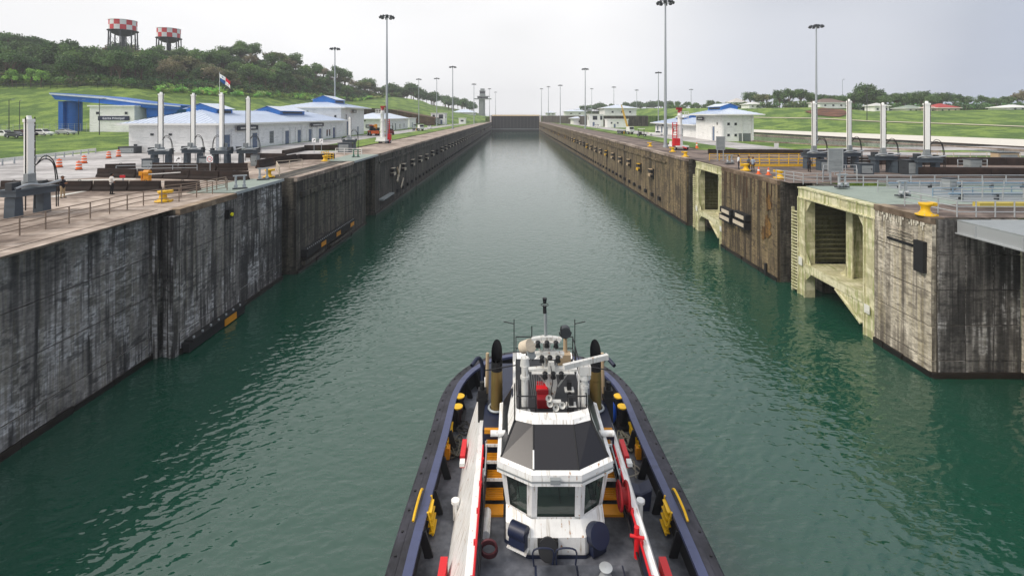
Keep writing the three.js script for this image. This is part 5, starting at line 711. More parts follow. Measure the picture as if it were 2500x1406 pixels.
{ // small cart
  const t = thing('utility_cart', 'small black and white utility cart on the right service road', 'cart', G(1567, 333), 1.2); obj('chassis', box(1.2, 0.3, 2.4, 0, 0.5, 0), M.black, t); obj('canopy', box(1.2, 0.08, 1.7, 0, 1.95, -0.1), M.whitePlain, t); for (const [x, z] of [[-0.5, 0.6], [0.5, 0.6], [-0.5, -0.8], [0.5, -0.8]]) obj('canopy_post', rod([x, 0.6, z], [x, 1.95, z], 0.04, 5), M.black, t); obj('seat', box(1.1, 0.6, 0.6, 0, 0.9, -0.3), M.black, t); obj('front_cowl', box(1.1, 0.5, 0.3, 0, 0.85, 1.0, -0.3), M.whitePlain, t); wheels(t, [[-0.5, 0.8], [0.5, 0.8], [-0.5, -0.8], [0.5, -0.8]], 0.8); t.scale.setScalar(1.3);
}
{ // telehandler and forklift
  const t = thing('telehandler', 'orange lifting vehicle parked left of the red and white mast', 'loader', G(911, 331), 0.5); obj('chassis', [box(2.2, 0.8, 4.4, 0, 1.0, 0), box(0.9, 0.9, 2.6, 0.6, 1.7, -0.4)], M.orange, t); obj('cab', [box(0.95, 1.5, 1.4, -0.6, 2.1, 0.1)], M.glass, t); obj('cab_roof', box(1.05, 0.1, 1.5, -0.6, 2.9, 0.1), M.orange, t); obj('boom', beam([0.1, 2.4, -1.6], [0.1, 3.0, 3.0], 0.5, 0.5), M.amber, t); obj('fork', [box(1.8, 0.8, 0.1, 0.1, 1.9, 3.2), box(0.14, 0.1, 1.1, -0.4, 1.5, 3.7), box(0.14, 0.1, 1.1, 0.6, 1.5, 3.7)], M.black, t); obj('boom_head', box(0.5, 1.2, 0.4, 0.1, 2.4, 3.05), M.amber, t); wheels(t, [[-1.05, 1.4], [1.05, 1.4], [-1.05, -1.4], [1.05, -1.4]], 1.9); t.scale.setScalar(1.25);
  const f = thing('forklift', 'dark red forklift parked right of the red and white mast on the left', 'forklift', G(953, 329), 0.4); obj('body', [box(1.5, 0.9, 2.2, 0, 0.8, 0), box(1.4, 0.5, 0.7, 0, 1.3, -0.9)], std(0x8a1a26, 0.5), f); for (const [x, z] of [[-0.6, 0.7], [0.6, 0.7], [-0.6, -0.7], [0.6, -0.7]]) obj('cage_post', rod([x, 1.2, z], [x, 2.5, z * 0.8], 0.05, 5), M.black, f); obj('cage_roof', box(1.3, 0.08, 1.3, 0, 2.5, 0), M.black, f); for (const s of [-0.4, 0.4]) obj('mast_rail', box(0.12, 3.2, 0.14, s, 1.7, 1.25), M.black, f); for (const s of [-0.4, 0.4]) obj('fork', box(0.12, 0.06, 1.1, s, 0.2, 1.85), M.black, f); obj('seat', box(0.6, 0.5, 0.5, 0, 1.5, -0.2), M.black, f); wheels(f, [[-0.7, 0.8], [0.7, 0.8], [-0.7, -0.8], [0.7, -0.8]], 1.1); f.scale.setScalar(1.3);
}
function craneTruck(label, p, turn, boomUp, bm) { const t = thing('crane_truck', label, 'crane truck', p, turn); obj('chassis', box(2.2, 0.5, 7, 0, 0.9, 0), M.darkGrey, t); obj('cab', [box(2.2, 1.9, 1.8, 0, 1.9, 2.6), box(2.1, 0.8, 0.5, 0, 1.3, 3.6)], M.whitePlain, t); obj('windscreen', box(1.9, 0.8, 0.06, 0, 2.3, 3.52), M.glass, t); obj('bed', box(2.3, 0.3, 4.2, 0, 1.3, -1.3), M.grey, t); obj('crane_column', box(0.7, 1.8, 0.7, 0, 2.2, 1.2), bm, t); obj('boom', boomUp ? beam([0, 2.8, 1.2], [0.6, 9.2, -2.2], 0.5, 0.55) : beam([0, 3.1, 1.2], [0, 2.6, -4], 0.4, 0.4), bm, t); obj('boom_tip', boomUp ? beam([0.6, 9.2, -2.2], [0.9, 11, -3.2], 0.3, 0.32) : beam([0, 2.6, -4], [0, 2.2, -1.5], 0.3, 0.3), bm, t); for (const s of [-1, 1]) obj('outrigger', [box(0.2, 1.1, 0.2, s * 1.4, 0.55, 0.9)], M.yellow, t); wheels(t, [[-1, 2.6], [1, 2.6], [-1, -1.6], [1, -1.6], [-1, -2.8], [1, -2.8]], 1.4); return t; }
craneTruck('white crane truck with folded boom on the left service road', G(1020, 319), 0.7, false, M.darkGrey); craneTruck('small crane truck with raised yellow boom on the right bank', G(1527, 327), 0.5, true, std(0xcaa548, 0.5, { map: T.paint }));
// red and white signal masts on trailers
function signalMast(label, p, turn, topY) {
  const t = thing('trailer_mast', label, 'trailer mast', [p.x, COPE, p.z], turn), H = topY - COPE; obj('trailer_bed', [box(2.6, 0.3, 4.2, 0, 0.75, 0), box(2.4, 0.9, 1.2, 0, 1.2, -1.2)], M.whitePlain, t); wheels(t, [[-1.2, 0.4], [1.2, 0.4], [-1.2, 1.3], [1.2, 1.3]], 1.25); obj('drawbar', beam([0, 0.7, 2], [0, 0.5, 3.8], 0.16, 0.16), M.red, t);
  obj('column', [cyl(0.52, 0.42, H - 1.6, 0.3, (H - 1) / 2 + 0.4, 0, 14)], M.white, t); for (let k = 0; k < 4; k++) obj('flange', cyl(0.62, 0.62, 0.16, 0.3, 1.2 + k * (H - 2.4) / 3.3, 0, 14), M.whitePlain, t);
  for (const s of [-0.45, 0.45]) obj('ladder_rail', box(0.14, H * 0.62, 0.14, -0.95 + s, H * 0.33, 0.35), M.red, t); for (let k = 0; k < 11; k++) obj('rung', [box(0.9, 0.09, 0.09, -0.95, 1 + k * H * 0.052, 0.35)], M.red, t); for (let k = 0; k < 4; k++) obj('ladder_hoop', new THREE.TorusGeometry(0.5, 0.06, 5, 14, Math.PI).rotateX(Math.PI / 2).translate(-0.95, 1.6 + k * H * 0.13, 0.4), M.red, t);
  obj('machine_box', [box(1.2, 1.5, 1.1, -0.9, 1.6, 0.9)], M.red, t); obj('platform', box(1.9, 0.12, 1.7, 0.9, H - 2.2, 0), M.whitePlain, t); for (const [x, z] of [[0.1, 0.8], [0.9, 0.8], [1.8, 0.8], [1.8, -0.8], [0.9, -0.8], [1.8, 0]]) obj('platform_post', rod([x, H - 2.2, z], [x, H - 1, z], 0.05, 5), M.whitePlain, t); for (const y of [1.05, 1.6]) obj('platform_rail', [rod([0.1, H - y, 0.8], [1.8, H - y, 0.8], 0.045, 5), rod([1.8, H - y, 0.8], [1.8, H - y, -0.8], 0.045, 5), rod([1.8, H - y, -0.8], [0.1, H - y, -0.8], 0.045, 5)], M.whitePlain, t);
  obj('head', [cyl(0.5, 0.35, 0.6, 0.3, H - 0.9, 0, 12), box(1.1, 0.45, 0.7, 0.15, H - 0.4, 0)], std(0x9c1c24, 0.5), t); return t;
}
signalMast('red and white column mast on trailer beside the forklift on the left', G(936, 350), Math.PI - 0.15, 20.4); signalMast('red and white column mast on wheeled trailer beside the right chamber wall', G(1657, 365), 0.1, 19.6);
// ---------- people ----------
function person(label, p, turn, c, pose) { // joints in metres, the body one continuous surface; c: shirt, trousers, skin, hair colours
  const J = { pel: [0, 0.95, 0], chest: [0, 1.32, 0.01], neck: [0, 1.5, 0], head: [0, 1.64, 0.02], ...pose }, B = [];
  const seg = (a, b, r0, r1, k) => B.push([V(...a), V(...b), r0, r1, k]);
  seg(J.pel, J.chest, 0.15, 0.165, 0); seg([-0.13, 1.4, 0], [0.13, 1.4, 0], 0.085, 0.085, 0); seg(J.chest, J.neck, 0.1, 0.06, 0); seg(J.neck, J.head, 0.055, 0.06, 2); seg([0, 1.62, 0.02], [0, 1.7, 0.01], 0.085, 0.095, 2); seg([0, 1.7, -0.025], [0, 1.72, -0.01], 0.1, 0.095, 3); seg([0, 1.64, 0.1], [0, 1.62, 0.125], 0.014, 0.017, 2);
  for (const s of [-1, 1]) { seg([s * 0.095, 1.65, 0.01], [s * 0.1, 1.62, 0.01], 0.016, 0.014, 2);
    const [hip, kn, an] = [[s * 0.1, 0.92, 0], s < 0 ? J.kneeL : J.kneeR, s < 0 ? J.ankL : J.ankR]; seg(hip, kn, 0.09, 0.062, 1); seg(kn, an, 0.06, 0.042, 1); seg([an[0], 0.045, an[2] - 0.03], [an[0] + s * 0.03, 0.04, an[2] + 0.15], 0.045, 0.035, 4);
    const [el, wr] = s < 0 ? [J.elL, J.wrL] : [J.elR, J.wrR]; seg([s * 0.19, 1.4, 0], el, 0.055, 0.043, 0); seg(el, wr, 0.042, 0.03, J.sleeve ?? 2);
    const d = V(...wr).sub(V(...el)).normalize(), q = V(...wr).addScaledVector(d, 0.06), side = V(0, 0, 1).cross(d).normalize(); seg(wr, q.toArray(), 0.032, 0.034, 2); // palm, then five fingers
    for (let f = 0; f < 4; f++) { const o = q.clone().addScaledVector(V(0, 0, 1), (f - 1.5) * 0.02), m = o.clone().addScaledVector(d, 0.05 - Math.abs(f - 1.4) * 0.006), e = m.clone().addScaledVector(d, 0.03).addScaledVector(side, -s * 0.012); seg(o.toArray(), m.toArray(), 0.012, 0.011, 2); seg(m.toArray(), e.toArray(), 0.011, 0.009, 2); }
    const th = V(...wr).addScaledVector(d, 0.025).addScaledVector(V(0, 0, 1), 0.025); seg(th.toArray(), th.clone().addScaledVector(V(0, 0, 1), 0.035).addScaledVector(d, 0.035).toArray(), 0.013, 0.011, 2); }
  const N = 72, mc = new MarchingCubes(N, new THREE.MeshStandardMaterial(), false, false, 60000), S = 1.0, cy = 0.9, q = V(0, 0, 0), ab = V(0, 0, 0), near = (x, y, z) => { let m = 9, k = 0, sm = 0; q.set(x, y, z); for (const [a, b, r0, r1, kk] of B) { ab.copy(b).sub(a); const t = clamp(q.clone().sub(a).dot(ab) / (ab.lengthSq() + 1e-9)), d = q.distanceTo(ab.clone().multiplyScalar(t).add(a)) - lerp(r0, r1, t); sm += Math.exp(-d * 60); if (d < m) { m = d; k = kk; } } return [-Math.log(sm + 1e-30) / 60, k]; };
  for (let z = 0; z < N; z++) for (let y = 0; y < N; y++) for (let x = 0; x < N; x++) { const X = ((x - N / 2) / (N / 2)) * S * 0.55, Y = cy + ((y - N / 2) / (N / 2)) * S * 0.98, Z = ((z - N / 2) / (N / 2)) * S * 0.55; mc.field[z * N * N + y * N + x] = -near(X, Y, Z)[0]; }
  mc.isolation = 0; mc.update(); const n = mc.count, P = new Float32Array(n * 3), C = new Float32Array(n * 3), cols = [c[0], c[1], c[2], c[3], 0x151515].map((h) => new THREE.Color(h));
  for (let i = 0; i < n; i++) { const X = mc.positionArray[i * 3] * S * 0.55, Y = cy + mc.positionArray[i * 3 + 1] * S * 0.98, Z = mc.positionArray[i * 3 + 2] * S * 0.55; P.set([X, Y, Z], i * 3); const k = near(X, Y, Z)[1], cc = cols[k]; C.set([cc.r, cc.g, cc.b], i * 3); }
  const g = new THREE.BufferGeometry(); g.setAttribute('position', new THREE.BufferAttribute(P, 3)); g.setAttribute('color', new THREE.BufferAttribute(C, 3)); g.computeVertexNormals();
  const t = thing('person', label, 'person', [p.x, COPE + 0.02, p.z], turn); obj('body', g, new THREE.MeshStandardMaterial({ vertexColors: true, roughness: 0.85 }), t); for (const s of [-0.035, 0.035]) obj('eye', new THREE.SphereGeometry(0.012, 6, 5).translate(s, 1.66, 0.1), M.black, t);
  return t;
}
const stand = { kneeL: [-0.11, 0.5, 0.02], kneeR: [0.12, 0.5, 0.02], ankL: [-0.12, 0.08, -0.02], ankR: [0.14, 0.08, 0], elL: [-0.27, 1.14, 0], elR: [0.27, 1.14, 0], wrL: [-0.28, 0.9, 0.08], wrR: [0.28, 0.9, 0.08] };
const phone = { ...stand, elL: [-0.25, 1.15, 0.06], wrL: [-0.08, 1.2, 0.28], elR: [0.25, 1.15, 0.06], wrR: [0.08, 1.2, 0.28], sleeve: 0 }, akimbo = { ...stand, elL: [-0.36, 1.18, -0.04], wrL: [-0.19, 1.02, 0.08] };
{
  const a = person('man in dark jacket and khaki trousers looking down at his hands on the left apron', G(151, 484), 1.5, [0x1c1a24, 0xb09a78, 0x8a5f45, 0x14110f], phone); obj('cap', [new THREE.SphereGeometry(0.108, 12, 6, 0, 6.3, 0, 1.5).translate(0, 1.71, -0.015), box(0.16, 0.015, 0.12, 0, 1.715, 0.12)], M.black, a);
  const b = person('man in white shirt and dark trousers standing on the left apron', G(271, 475), 2.8, [0xd6d2cc, 0x1a191d, 0x7a5238, 0x14110f], akimbo); obj('belt', cyl(0.162, 0.158, 0.05, 0, 1.0, 0, 14), M.black, b); b.scale.setScalar(1.05); a.scale.setScalar(1.04);
  const w = person('man in orange life vest at the left edge by the handrail', g3(-27.9, -26.3), 2.2, [0xc8321c, 0x18181c, 0x6e4a34, 0x101010], stand); obj('vest', cyl(0.2, 0.21, 0.42, 0, 1.26, 0.01, 14), M.red, w);
  person('man in white shirt beside the yellow bridge railing, apart from the pair', G(1804, 412), 1.2, [0xe4e6ea, 0x1b2030, 0x7a5238, 0x111111], stand); person('man in grey shirt, left of the pair at the yellow bridge railing', G(1829, 416), 0.6, [0x59636e, 0x161a24, 0x7a5238, 0x111111], akimbo); person('man in pale blue shirt, right of the pair at the yellow bridge railing', G(1839, 418), -0.8, [0x98a4b4, 0x151822, 0x6e4a34, 0x111111], stand); person('man in dark clothes by the first machine post on the right', G(1977, 420), 1.9, [0x22252c, 0x17181c, 0x6e4a34, 0x111111], akimbo);
}
// ---------- tug boat ----------
const TX = 1.3, TZ = -22, tug = thing('tugboat', 'dark blue tugboat with white wheelhouse moving up the lock', 'tugboat', [TX, 0, TZ]);
{
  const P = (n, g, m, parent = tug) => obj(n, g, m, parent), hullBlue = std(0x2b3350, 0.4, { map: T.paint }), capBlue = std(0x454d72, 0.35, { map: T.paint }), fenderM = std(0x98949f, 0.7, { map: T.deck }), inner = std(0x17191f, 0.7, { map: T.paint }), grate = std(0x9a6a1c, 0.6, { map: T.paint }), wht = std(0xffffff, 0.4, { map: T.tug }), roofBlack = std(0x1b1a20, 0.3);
  const hb = (z) => z < -2 ? 5.05 * Math.pow(Math.max(0, 1 - Math.pow((-2 - z) / 6.5, 2.6)), 0.4545) : z < 8 ? 5.05 + 0.25 * smooth(-2, 6.5, z) : 5.3 * Math.pow(Math.max(0, 1 - Math.pow((z - 8) / 10, 2.2)), 0.6);
  const out = []; for (let i = 0; i <= 44; i++) { const q = i / 44, z = -8.5 + 26.5 * (0.5 - 0.5 * Math.cos(q * Math.PI)); out.push([hb(z), z]); } for (let i = 43; i > 0; i--) out.push([-out[i][0], out[i][1]]);
  const N = out.length, off = (d) => out.map((p, i) => { const a = out[(i + N - 1) % N], b = out[(i + 1) % N], tx = b[0] - a[0], tz = b[1] - a[1], l = Math.hypot(tx, tz); return [p[0] - tz / l * d, p[1] + tx / l * d]; });
  const strip = (d0, y0, d1, y1) => { const A0 = off(d0), A1 = off(d1), t = []; for (let i = 0; i < N; i++) { const j = (i + 1) % N; t.push([A0[i][0], y0, A0[i][1]], [A0[j][0], y0, A0[j][1]], [A1[j][0], y1, A1[j][1]], [A0[i][0], y0, A0[i][1]], [A1[j][0], y1, A1[j][1]], [A1[i][0], y1, A1[i][1]]); } return poly(t); };
  P('hull', [strip(0.9, -1.6, 0.25, 1.2), strip(0.25, 1.2, 0.12, 2.6)], hullBlue);
  P('rubber_fender', [strip(0.12, 2.45, -0.14, 2.55), strip(-0.14, 2.55, -0.14, 3.1), strip(-0.14, 3.1, -0.06, 3.18), strip(-0.06, 3.18, 0.2, 3.2)], fenderM);
  P('fender_strip', [strip(0.22, 3.12, 0.22, 3.24), strip(0.22, 3.24, 0.46, 3.27), strip(0.46, 3.27, 0.46, 3.15)], fenderM);
  P('bulwark_cap', [strip(0.47, 3.2, 0.47, 3.33), strip(0.47, 3.33, 0.78, 3.33), strip(0.78, 3.33, 0.78, 3.2)], capBlue);
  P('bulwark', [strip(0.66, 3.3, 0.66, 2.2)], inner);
  const o1 = off(0.05), o2 = off(0.74), o3 = off(1.0); for (let i = 0; i < N; i += 1) { const z = out[i][1]; if (z > 8) continue; const b = cyl(0.045, 0.045, 0.05, o1[i][0], 3.2, o1[i][1], 8); P('fender_bolt', b, M.black); if (i % 2 === 0) P('stanchion', [beam([o2[i][0], 3.2, o2[i][1]], [o3[i][0], 2.3, o3[i][1]], 0.07, 0.3)], inner); }
  P('main_deck', slab(off(0.62), 2.3, 0.15), M.deck);
  // deck house: white sides leaning inwards, dark walk deck on top
  const zA = -1.6, zB = 12, hw0 = 3.6, hw1 = 2.5;
  for (const s of [-1, 1]) {
    const q = (x, y, z) => [s * x, y, z]; P('house_side', [s < 0 ? quad(q(hw0, 2.3, zA), q(hw0, 2.3, zB), q(hw1 + 0.1, 5.2, zB), q(hw1 + 0.25, 5.2, zA)) : quad(q(hw0, 2.3, zB), q(hw0, 2.3, zA), q(hw1 + 0.25, 5.2, zA), q(hw1 + 0.1, 5.2, zB)), beam(q(hw1 + 0.12, 5.2, zA), q(hw1 + 0.02, 5.2, zB), 0.22, 0.08)], wht);
    P('inner_bulwark', beam(q(hw1 + 0.04, 4.75, zA), q(hw1 - 0.05, 4.75, zB), 0.06, 0.85), M.navy);
    P('red_pipe', [tube([q(hw1 - 0.02, 5.32, 2.6), q(hw1 - 0.06, 5.33, 5), q(hw1 - 0.1, 5.33, 8), q(hw1 - 0.12, 5.33, 12)], 0.04, 20, 6)], M.red);
    for (let k = 0; k < 7; k++) P('pipe_bracket', box(0.1, 0.16, 0.1, s * (hw1 - 0.06), 5.28, 3 + k * 1.15), M.red);
    P('black_pipe', tube([q(hw1 - 0.16, 5.1, 1), q(hw1 - 0.2, 5.15, 4), q(hw1 - 0.22, 5.05, 8), q(hw1 - 0.2, 5.1, 12)], 0.035, 20, 5), M.black);
    P('hand_rail', [rod(q(hw1 - 0.12, 5.55, -1), q(hw1 - 0.2, 5.5, 5.2), 0.03, 6), rod(q(hw1 - 0.12, 5.05, -1), q(hw1 - 0.2, 5.0, 5.2), 0.03, 6)], M.galv); for (let k = 0; k < 5; k++) P('rail_post', rod(q(hw1 - 0.14, 4.4, -0.8 + k * 1.45), q(hw1 - 0.14, 5.58, -0.8 + k * 1.45), 0.03, 6), M.galv);
    // fire locker on the house side, hose, vents
    P('fire_locker', box(0.24, 0.55, 1.2, s * 3.62, 2.9, 6.3), M.red); P('fire_locker', box(0.2, 0.5, 1.1, s * 3.5, 3.1, 0.6), M.red); P('vent_pipe', [cyl(0.09, 0.09, 0.7, s * 3.55, 2.7, 3.2, 8), cyl(0.16, 0.16, 0.1, s * 3.55, 3.05, 3.2, 10)], wht); P('deck_light', box(0.2, 0.14, 0.3, s * 3.42, 3.6, 1.9), M.whitePlain);
    P('lamp_column', [box(0.34, 1.3, 0.3, s * 2.62, 5.8, 1.6), cyl(0.1, 0.1, 0.3, s * 2.62, 6.6, 1.6, 10), box(0.46, 0.14, 0.4, s * 2.62, 6.1, 1.6)], M.black); P('davit', [tube([q(2.75, 5.2, -0.6), q(2.8, 6.3, -0.8), q(2.95, 6.7, -0.5), q(3.2, 6.6, 0)], 0.09, 16, 7)], M.navy);
    // machinery casing with exhaust stack
    P('casing', [bx(s * 1.35, s * 2.5, 2.3, 5.9, -1.6, 3.4)], M.navy); P('casing_edge', bx(s * 1.62, s * 2.42, 5.82, 5.96, 3.35, 3.5), M.amber);
    const g = new THREE.CylinderGeometry(0.225, 0.24, 1.6, 20, 1, true); g.translate(s * 2.0, 6.7, 2.1); P('exhaust_stack', g, std(0x9c8452, 0.38, { metalness: 0.55, map: T.paint }));
    const c = new THREE.CylinderGeometry(0.22, 0.225, 1.0, 20, 4, true), cp = c.attributes.position; for (let i = 0; i < cp.count; i++) if (cp.getY(i) > 0.2) cp.setY(i, cp.getY(i) - 0.25 - cp.getZ(i) * 1.9); c.computeVertexNormals(); c.translate(s * 2.0, 7.98, 2.1); P('stack_tip', c, M.black); P('stack_lining', cyl(0.18, 0.18, 0.1, s * 2.0, 7.5, 2.1, 16), M.black); P('stack_ring', [new THREE.TorusGeometry(0.32, 0.05, 6, 20).rotateX(Math.PI / 2).translate(s * 2.0, 5.98, 2.1)], M.galv); P('vent_pipe', rod([s * 2.45, 5.9, 1.4], [s * 2.42, 7.8, 1.3], 0.07, 8), M.tan);
    // steps of amber grating
    for (let k = 0; k < 4; k++) { const y = 4.62 + k * 0.3, z = 5.05 - k * 0.46, st = P('step', [bx(s * 1.68, s * 2.34, y - 0.05, y, z, z - 0.44)], grate); for (let j = 0; j < 5; j++) P('grating_bar', bx(s * 1.68, s * 2.34, y, y + 0.03, z - 0.05 - j * 0.085, z - 0.08 - j * 0.085), M.amber, st); P('nosing', bx(s * 1.66, s * 2.36, y - 0.06, y + 0.04, z, z + 0.03), k ? wht : M.amber, st); }
    P('step', bx(s * 1.66, s * 2.36, 4.4, 4.48, 5.15, 5.6), M.amber);
    // white fin beside the upper deck, wing light
    const fn = [V(s * 1.74, 6.7, 5.9), V(s * 1.3, 7.72, 5.7), V(s * 1.3, 7.75, 3.4), V(s * 1.4, 7.2, 2.8)]; P('side_fin', s < 0 ? quad(fn[0], fn[1], fn[2], fn[3]) : quad(fn[3], fn[2], fn[1], fn[0]), wht);
    P('fin_stripe', (() => { const f = (u, v) => { const a = fn[0].clone().lerp(fn[3], u), b = fn[1].clone().lerp(fn[2], u); return a.lerp(b, v).add(V(s * 0.02, 0.02, 0)); }; return quad(f(0.62, 0.1), f(0.62, 0.9), f(0.85, 0.9), f(0.85, 0.1)); })(), M.navy); P('wing_light', [cyl(0.1, 0.1, 0.5, s * 1.85, 7.0, 5.3, 10, 0, 0, Math.PI / 2)], wht); P('stair_light', box(0.25, 0.2, 0.2, s * 1.72, 6.6, 3.1), M.amber);
    // inside face of the bulwark: twin bollards, fairlead, step ladder
    for (const z of [-3.4, -2.5]) { const b = P('bollard', [cyl(0.17, 0.17, 0.9, s * 4.1, 2.75, z, 14), cyl(0.25, 0.25, 0.12, s * 4.1, 3.2, z, 16)], M.black); P('bollard_cap', cyl(0.23, 0.24, 0.06, s * 4.1, 3.29, z, 18), M.yellow, b); }
    P('bollard_base', box(0.6, 0.1, 1.7, s * 4.1, 2.36, -2.95), M.black); P('yellow_cleat', [box(0.1, 0.3, 0.35, s * 4.3, 2.7, -1.5), box(0.1, 0.1, 0.7, s * 4.3, 2.9, -1.5)], M.yellow); P('chock', [box(0.3, 0.5, 0.3, s * 4.35, 2.6, -0.2)], M.amber); for (let k = 0; k < 3; k++) P('yellow_bar', box(0.08, 0.5, 0.1, s * 4.35, 2.7, -0.7 + k * 0.28), M.yellow);
    const lad = P('step_ladder', [rod([s * 4.45, 3.35, 3.3], [s * 4.3, 2.35, 3.5], 0.04, 6), rod([s * 4.45, 3.35, 4.1], [s * 4.3, 2.35, 3.9], 0.04, 6)], M.yellow); for (let k = 0; k < 4; k++) P('rung', box(0.2, 0.05, 0.62, s * (4.32 + k * 0.035), 2.5 + k * 0.25, 3.7), M.yellow, lad);
    P('grab_rail', tube([[s * 4.85, 3.35, 3.0], [s * 4.85, 3.48, 3.2], [s * 4.88, 3.48, 4.2], [s * 4.9, 3.35, 4.5]], 0.05, 12, 6), M.yellow);
  }
  P('upper_deck', bx(-2.5, 2.5, 4.2, 4.4, -1.6, 12), M.deck); P('aft_deckhouse', [bx(-1.35, 1.35, 2.3, 6.9, -0.6, 3.2)], wht);
  // wheelhouse
  const ring = (c, hw, zf, zs, zb, y) => [[-hw, y, zb], [-hw, y, zs], [-c, y, zf], [c, y, zf], [hw, y, zs], [hw, y, zb]].map((p) => V(...p));
  const L0 = ring(0.86, 1.56, 7.1, 6.5, 3.4, 4.4), L1 = ring(0.86, 1.56, 7.1, 6.5, 3.4, 5.0), L2 = ring(0.76, 1.56, 6.7, 6.1, 3.4, 5.24), L3 = ring(0.74, 1.72, 6.96, 6.38, 3.4, 6.56), L4 = ring(0.76, 1.84, 7.1, 6.46, 3.3, 6.55), L5 = ring(0.76, 1.84, 7.06, 6.42, 3.3, 6.86), L5b = ring(0.7, 1.72, 6.9, 6.3, 3.3, 6.9), L6 = ring(0.66, 1.26, 5.85, 5.62, 3.3, 7.65), L7 = ring(0.62, 1.24, 5.78, 5.5, 3.3, 7.76), L8 = ring(0.6, 1.18, 5.35, 5.15, 3.3, 7.74);
  const band = (a, b) => { const t = []; for (let i = 0; i < 5; i++) t.push(quad(a[i], a[i + 1], b[i + 1], b[i])); return t; };
  const house = P('wheelhouse', [band(L0, L1), band(L1, L2)], wht); P('plinth', band(L0.map((p) => V(p.x * 1.03, 4.4, p.z + 0.05)), L0.map((p) => V(p.x * 1.03, 4.52, p.z + 0.05))), M.navy, house);
  // window band: posts, sill, header and panes per facet
  for (let i = 0; i < 5; i++) { const a = L2[i], b = L2[i + 1], c = L3[i + 1], d = L3[i], f = (u, v) => a.clone().lerp(b, u).lerp(d.clone().lerp(c, u), v), L = a.distanceTo(b), e = 0.13 / L, nrm = b.clone().sub(a).cross(d.clone().sub(a)).normalize();
    const n = i === 0 || i === 4 ? 2 : 1, fr = []; for (let k = 0; k <= n; k++) { const u0 = k === 0 ? 0 : k / n - e, u1 = k === n ? 1 : k / n + e, ua = k === 0 ? 0 : u0, ub = k === 0 ? e * 1.3 : k === n ? 1 : u1, va = k === n && n ? 1 - e * 1.3 : ua; const s0 = k === n ? va : ua, s1 = ub; fr.push(quad(f(s0, 0), f(s1, 0), f(s1, 1), f(s0, 1))); } fr.push(quad(f(0, 0), f(1, 0), f(1, 0.06), f(0, 0.06)), quad(f(0, 0.95), f(1, 0.95), f(1, 1), f(0, 1)));
    P('window_frame', fr, wht, house);
    for (let k = 0; k < n; k++) { const u0 = k / n + e * 0.9, u1 = (k + 1) / n - e * 0.9, sh = (v) => v.addScaledVector(nrm, -0.05); P('pane', quad(sh(f(u0, 0.04)), sh(f(u1, 0.04)), sh(f(u1, 0.97)), sh(f(u0, 0.97))), new THREE.MeshPhysicalMaterial({ color: 0xb8ccc4, transmission: 0.92, thickness: 0, roughness: 0.03, ior: 1.45 }), house); const wp = f(lerp(u0, u1, 0.55), 0.96), wq = f(lerp(u0, u1, 0.6), 0.45); if (i > 0 && i < 4) P('wiper', rod(wp.addScaledVector(nrm, 0.03), wq.addScaledVector(nrm, 0.02), 0.012, 5), M.black, house); }
  }
  P('console', [bx(-1.2, 1.2, 4.9, 5.2, 5.3, 6.3), bx(-0.5, 0.5, 5.2, 5.5, 5.3, 5.7)], std(0x4c5a56, 0.6), house); P('cabin_floor', bx(-1.4, 1.4, 4.42, 4.5, 3.4, 6.6), std(0x2a2c30, 0.8), house); P('back_wall', bx(-1.5, 1.5, 4.4, 7.2, 3.3, 3.42), std(0x2a2c30, 0.8), house);
  const brim = P('brim', [band(L3, L4), band(L4, L5), band(L5, L5b)], wht); P('gutter', band(L4.map((p) => V(p.x * 1.012, 6.66, p.z + 0.02)), L4.map((p) => V(p.x * 1.012, 6.71, p.z + 0.02))), M.grey, brim); P('lamp_box', box(0.3, 0.14, 0.16, -0.05, 6.74, 7.12), M.grey, brim);
  for (let i = 0; i < 5; i++) P('roof_pane', quad(L5b[i], L5b[i + 1], L6[i + 1], L6[i]), roofBlack); P('pane_seal', [rod(L5b[2], L6[2], 0.025, 5), rod(L5b[3], L6[3], 0.025, 5), rod(L5b[1], L6[1], 0.035, 5), rod(L5b[4], L6[4], 0.035, 5)], M.black); P('pane_edge', rod(L5b[2].clone().lerp(L6[2], 0.02), L5b[2].clone().lerp(L6[2], 0.42), 0.03, 5), wht);
  P('roof_header', [band(L6, L7), band(L7, L8), band(L8, L8.map((p) => V(p.x * 0.97, 7.3, p.z - 0.03)))], wht);
  P('top_deck', bx(-1.22, 1.22, 7.2, 7.3, 0.8, 5.2), std(0x77787a, 0.7, { map: T.deck }));
  P('top_deck_wall', [bx(-1.35, 1.35, 5.9, 7.2, 0.7, 3.3)], wht);
  // covers on the wheelhouse front
  { const a = P('lamp_cover', [box(0.54, 0.42, 0.26, -1.16, 4.92, 7.02, -0.25, -0.5), cyl(0.22, 0.22, 0.54, -1.16, 5.1, 6.98, 14, 0, -0.5, Math.PI / 2)], M.navy); P('cover_edge', box(0.66, 0.04, 0.34, -1.16, 4.66, 7.04, 0, -0.5), wht, a);
    P('lamp_cover', [cyl(0.27, 0.3, 0.36, -0.28, 4.8, 7.24, 16, Math.PI / 2 - 0.5), box(0.62, 0.14, 0.26, -0.28, 4.92, 7.15)], M.black); P('lamp_cover', [cyl(0.32, 0.34, 0.34, 1.24, 5.0, 7.0, 18, Math.PI / 2 - 0.5, 0.5), box(0.5, 0.5, 0.3, 1.24, 4.7, 6.95, 0, 0.5)], M.navy); }
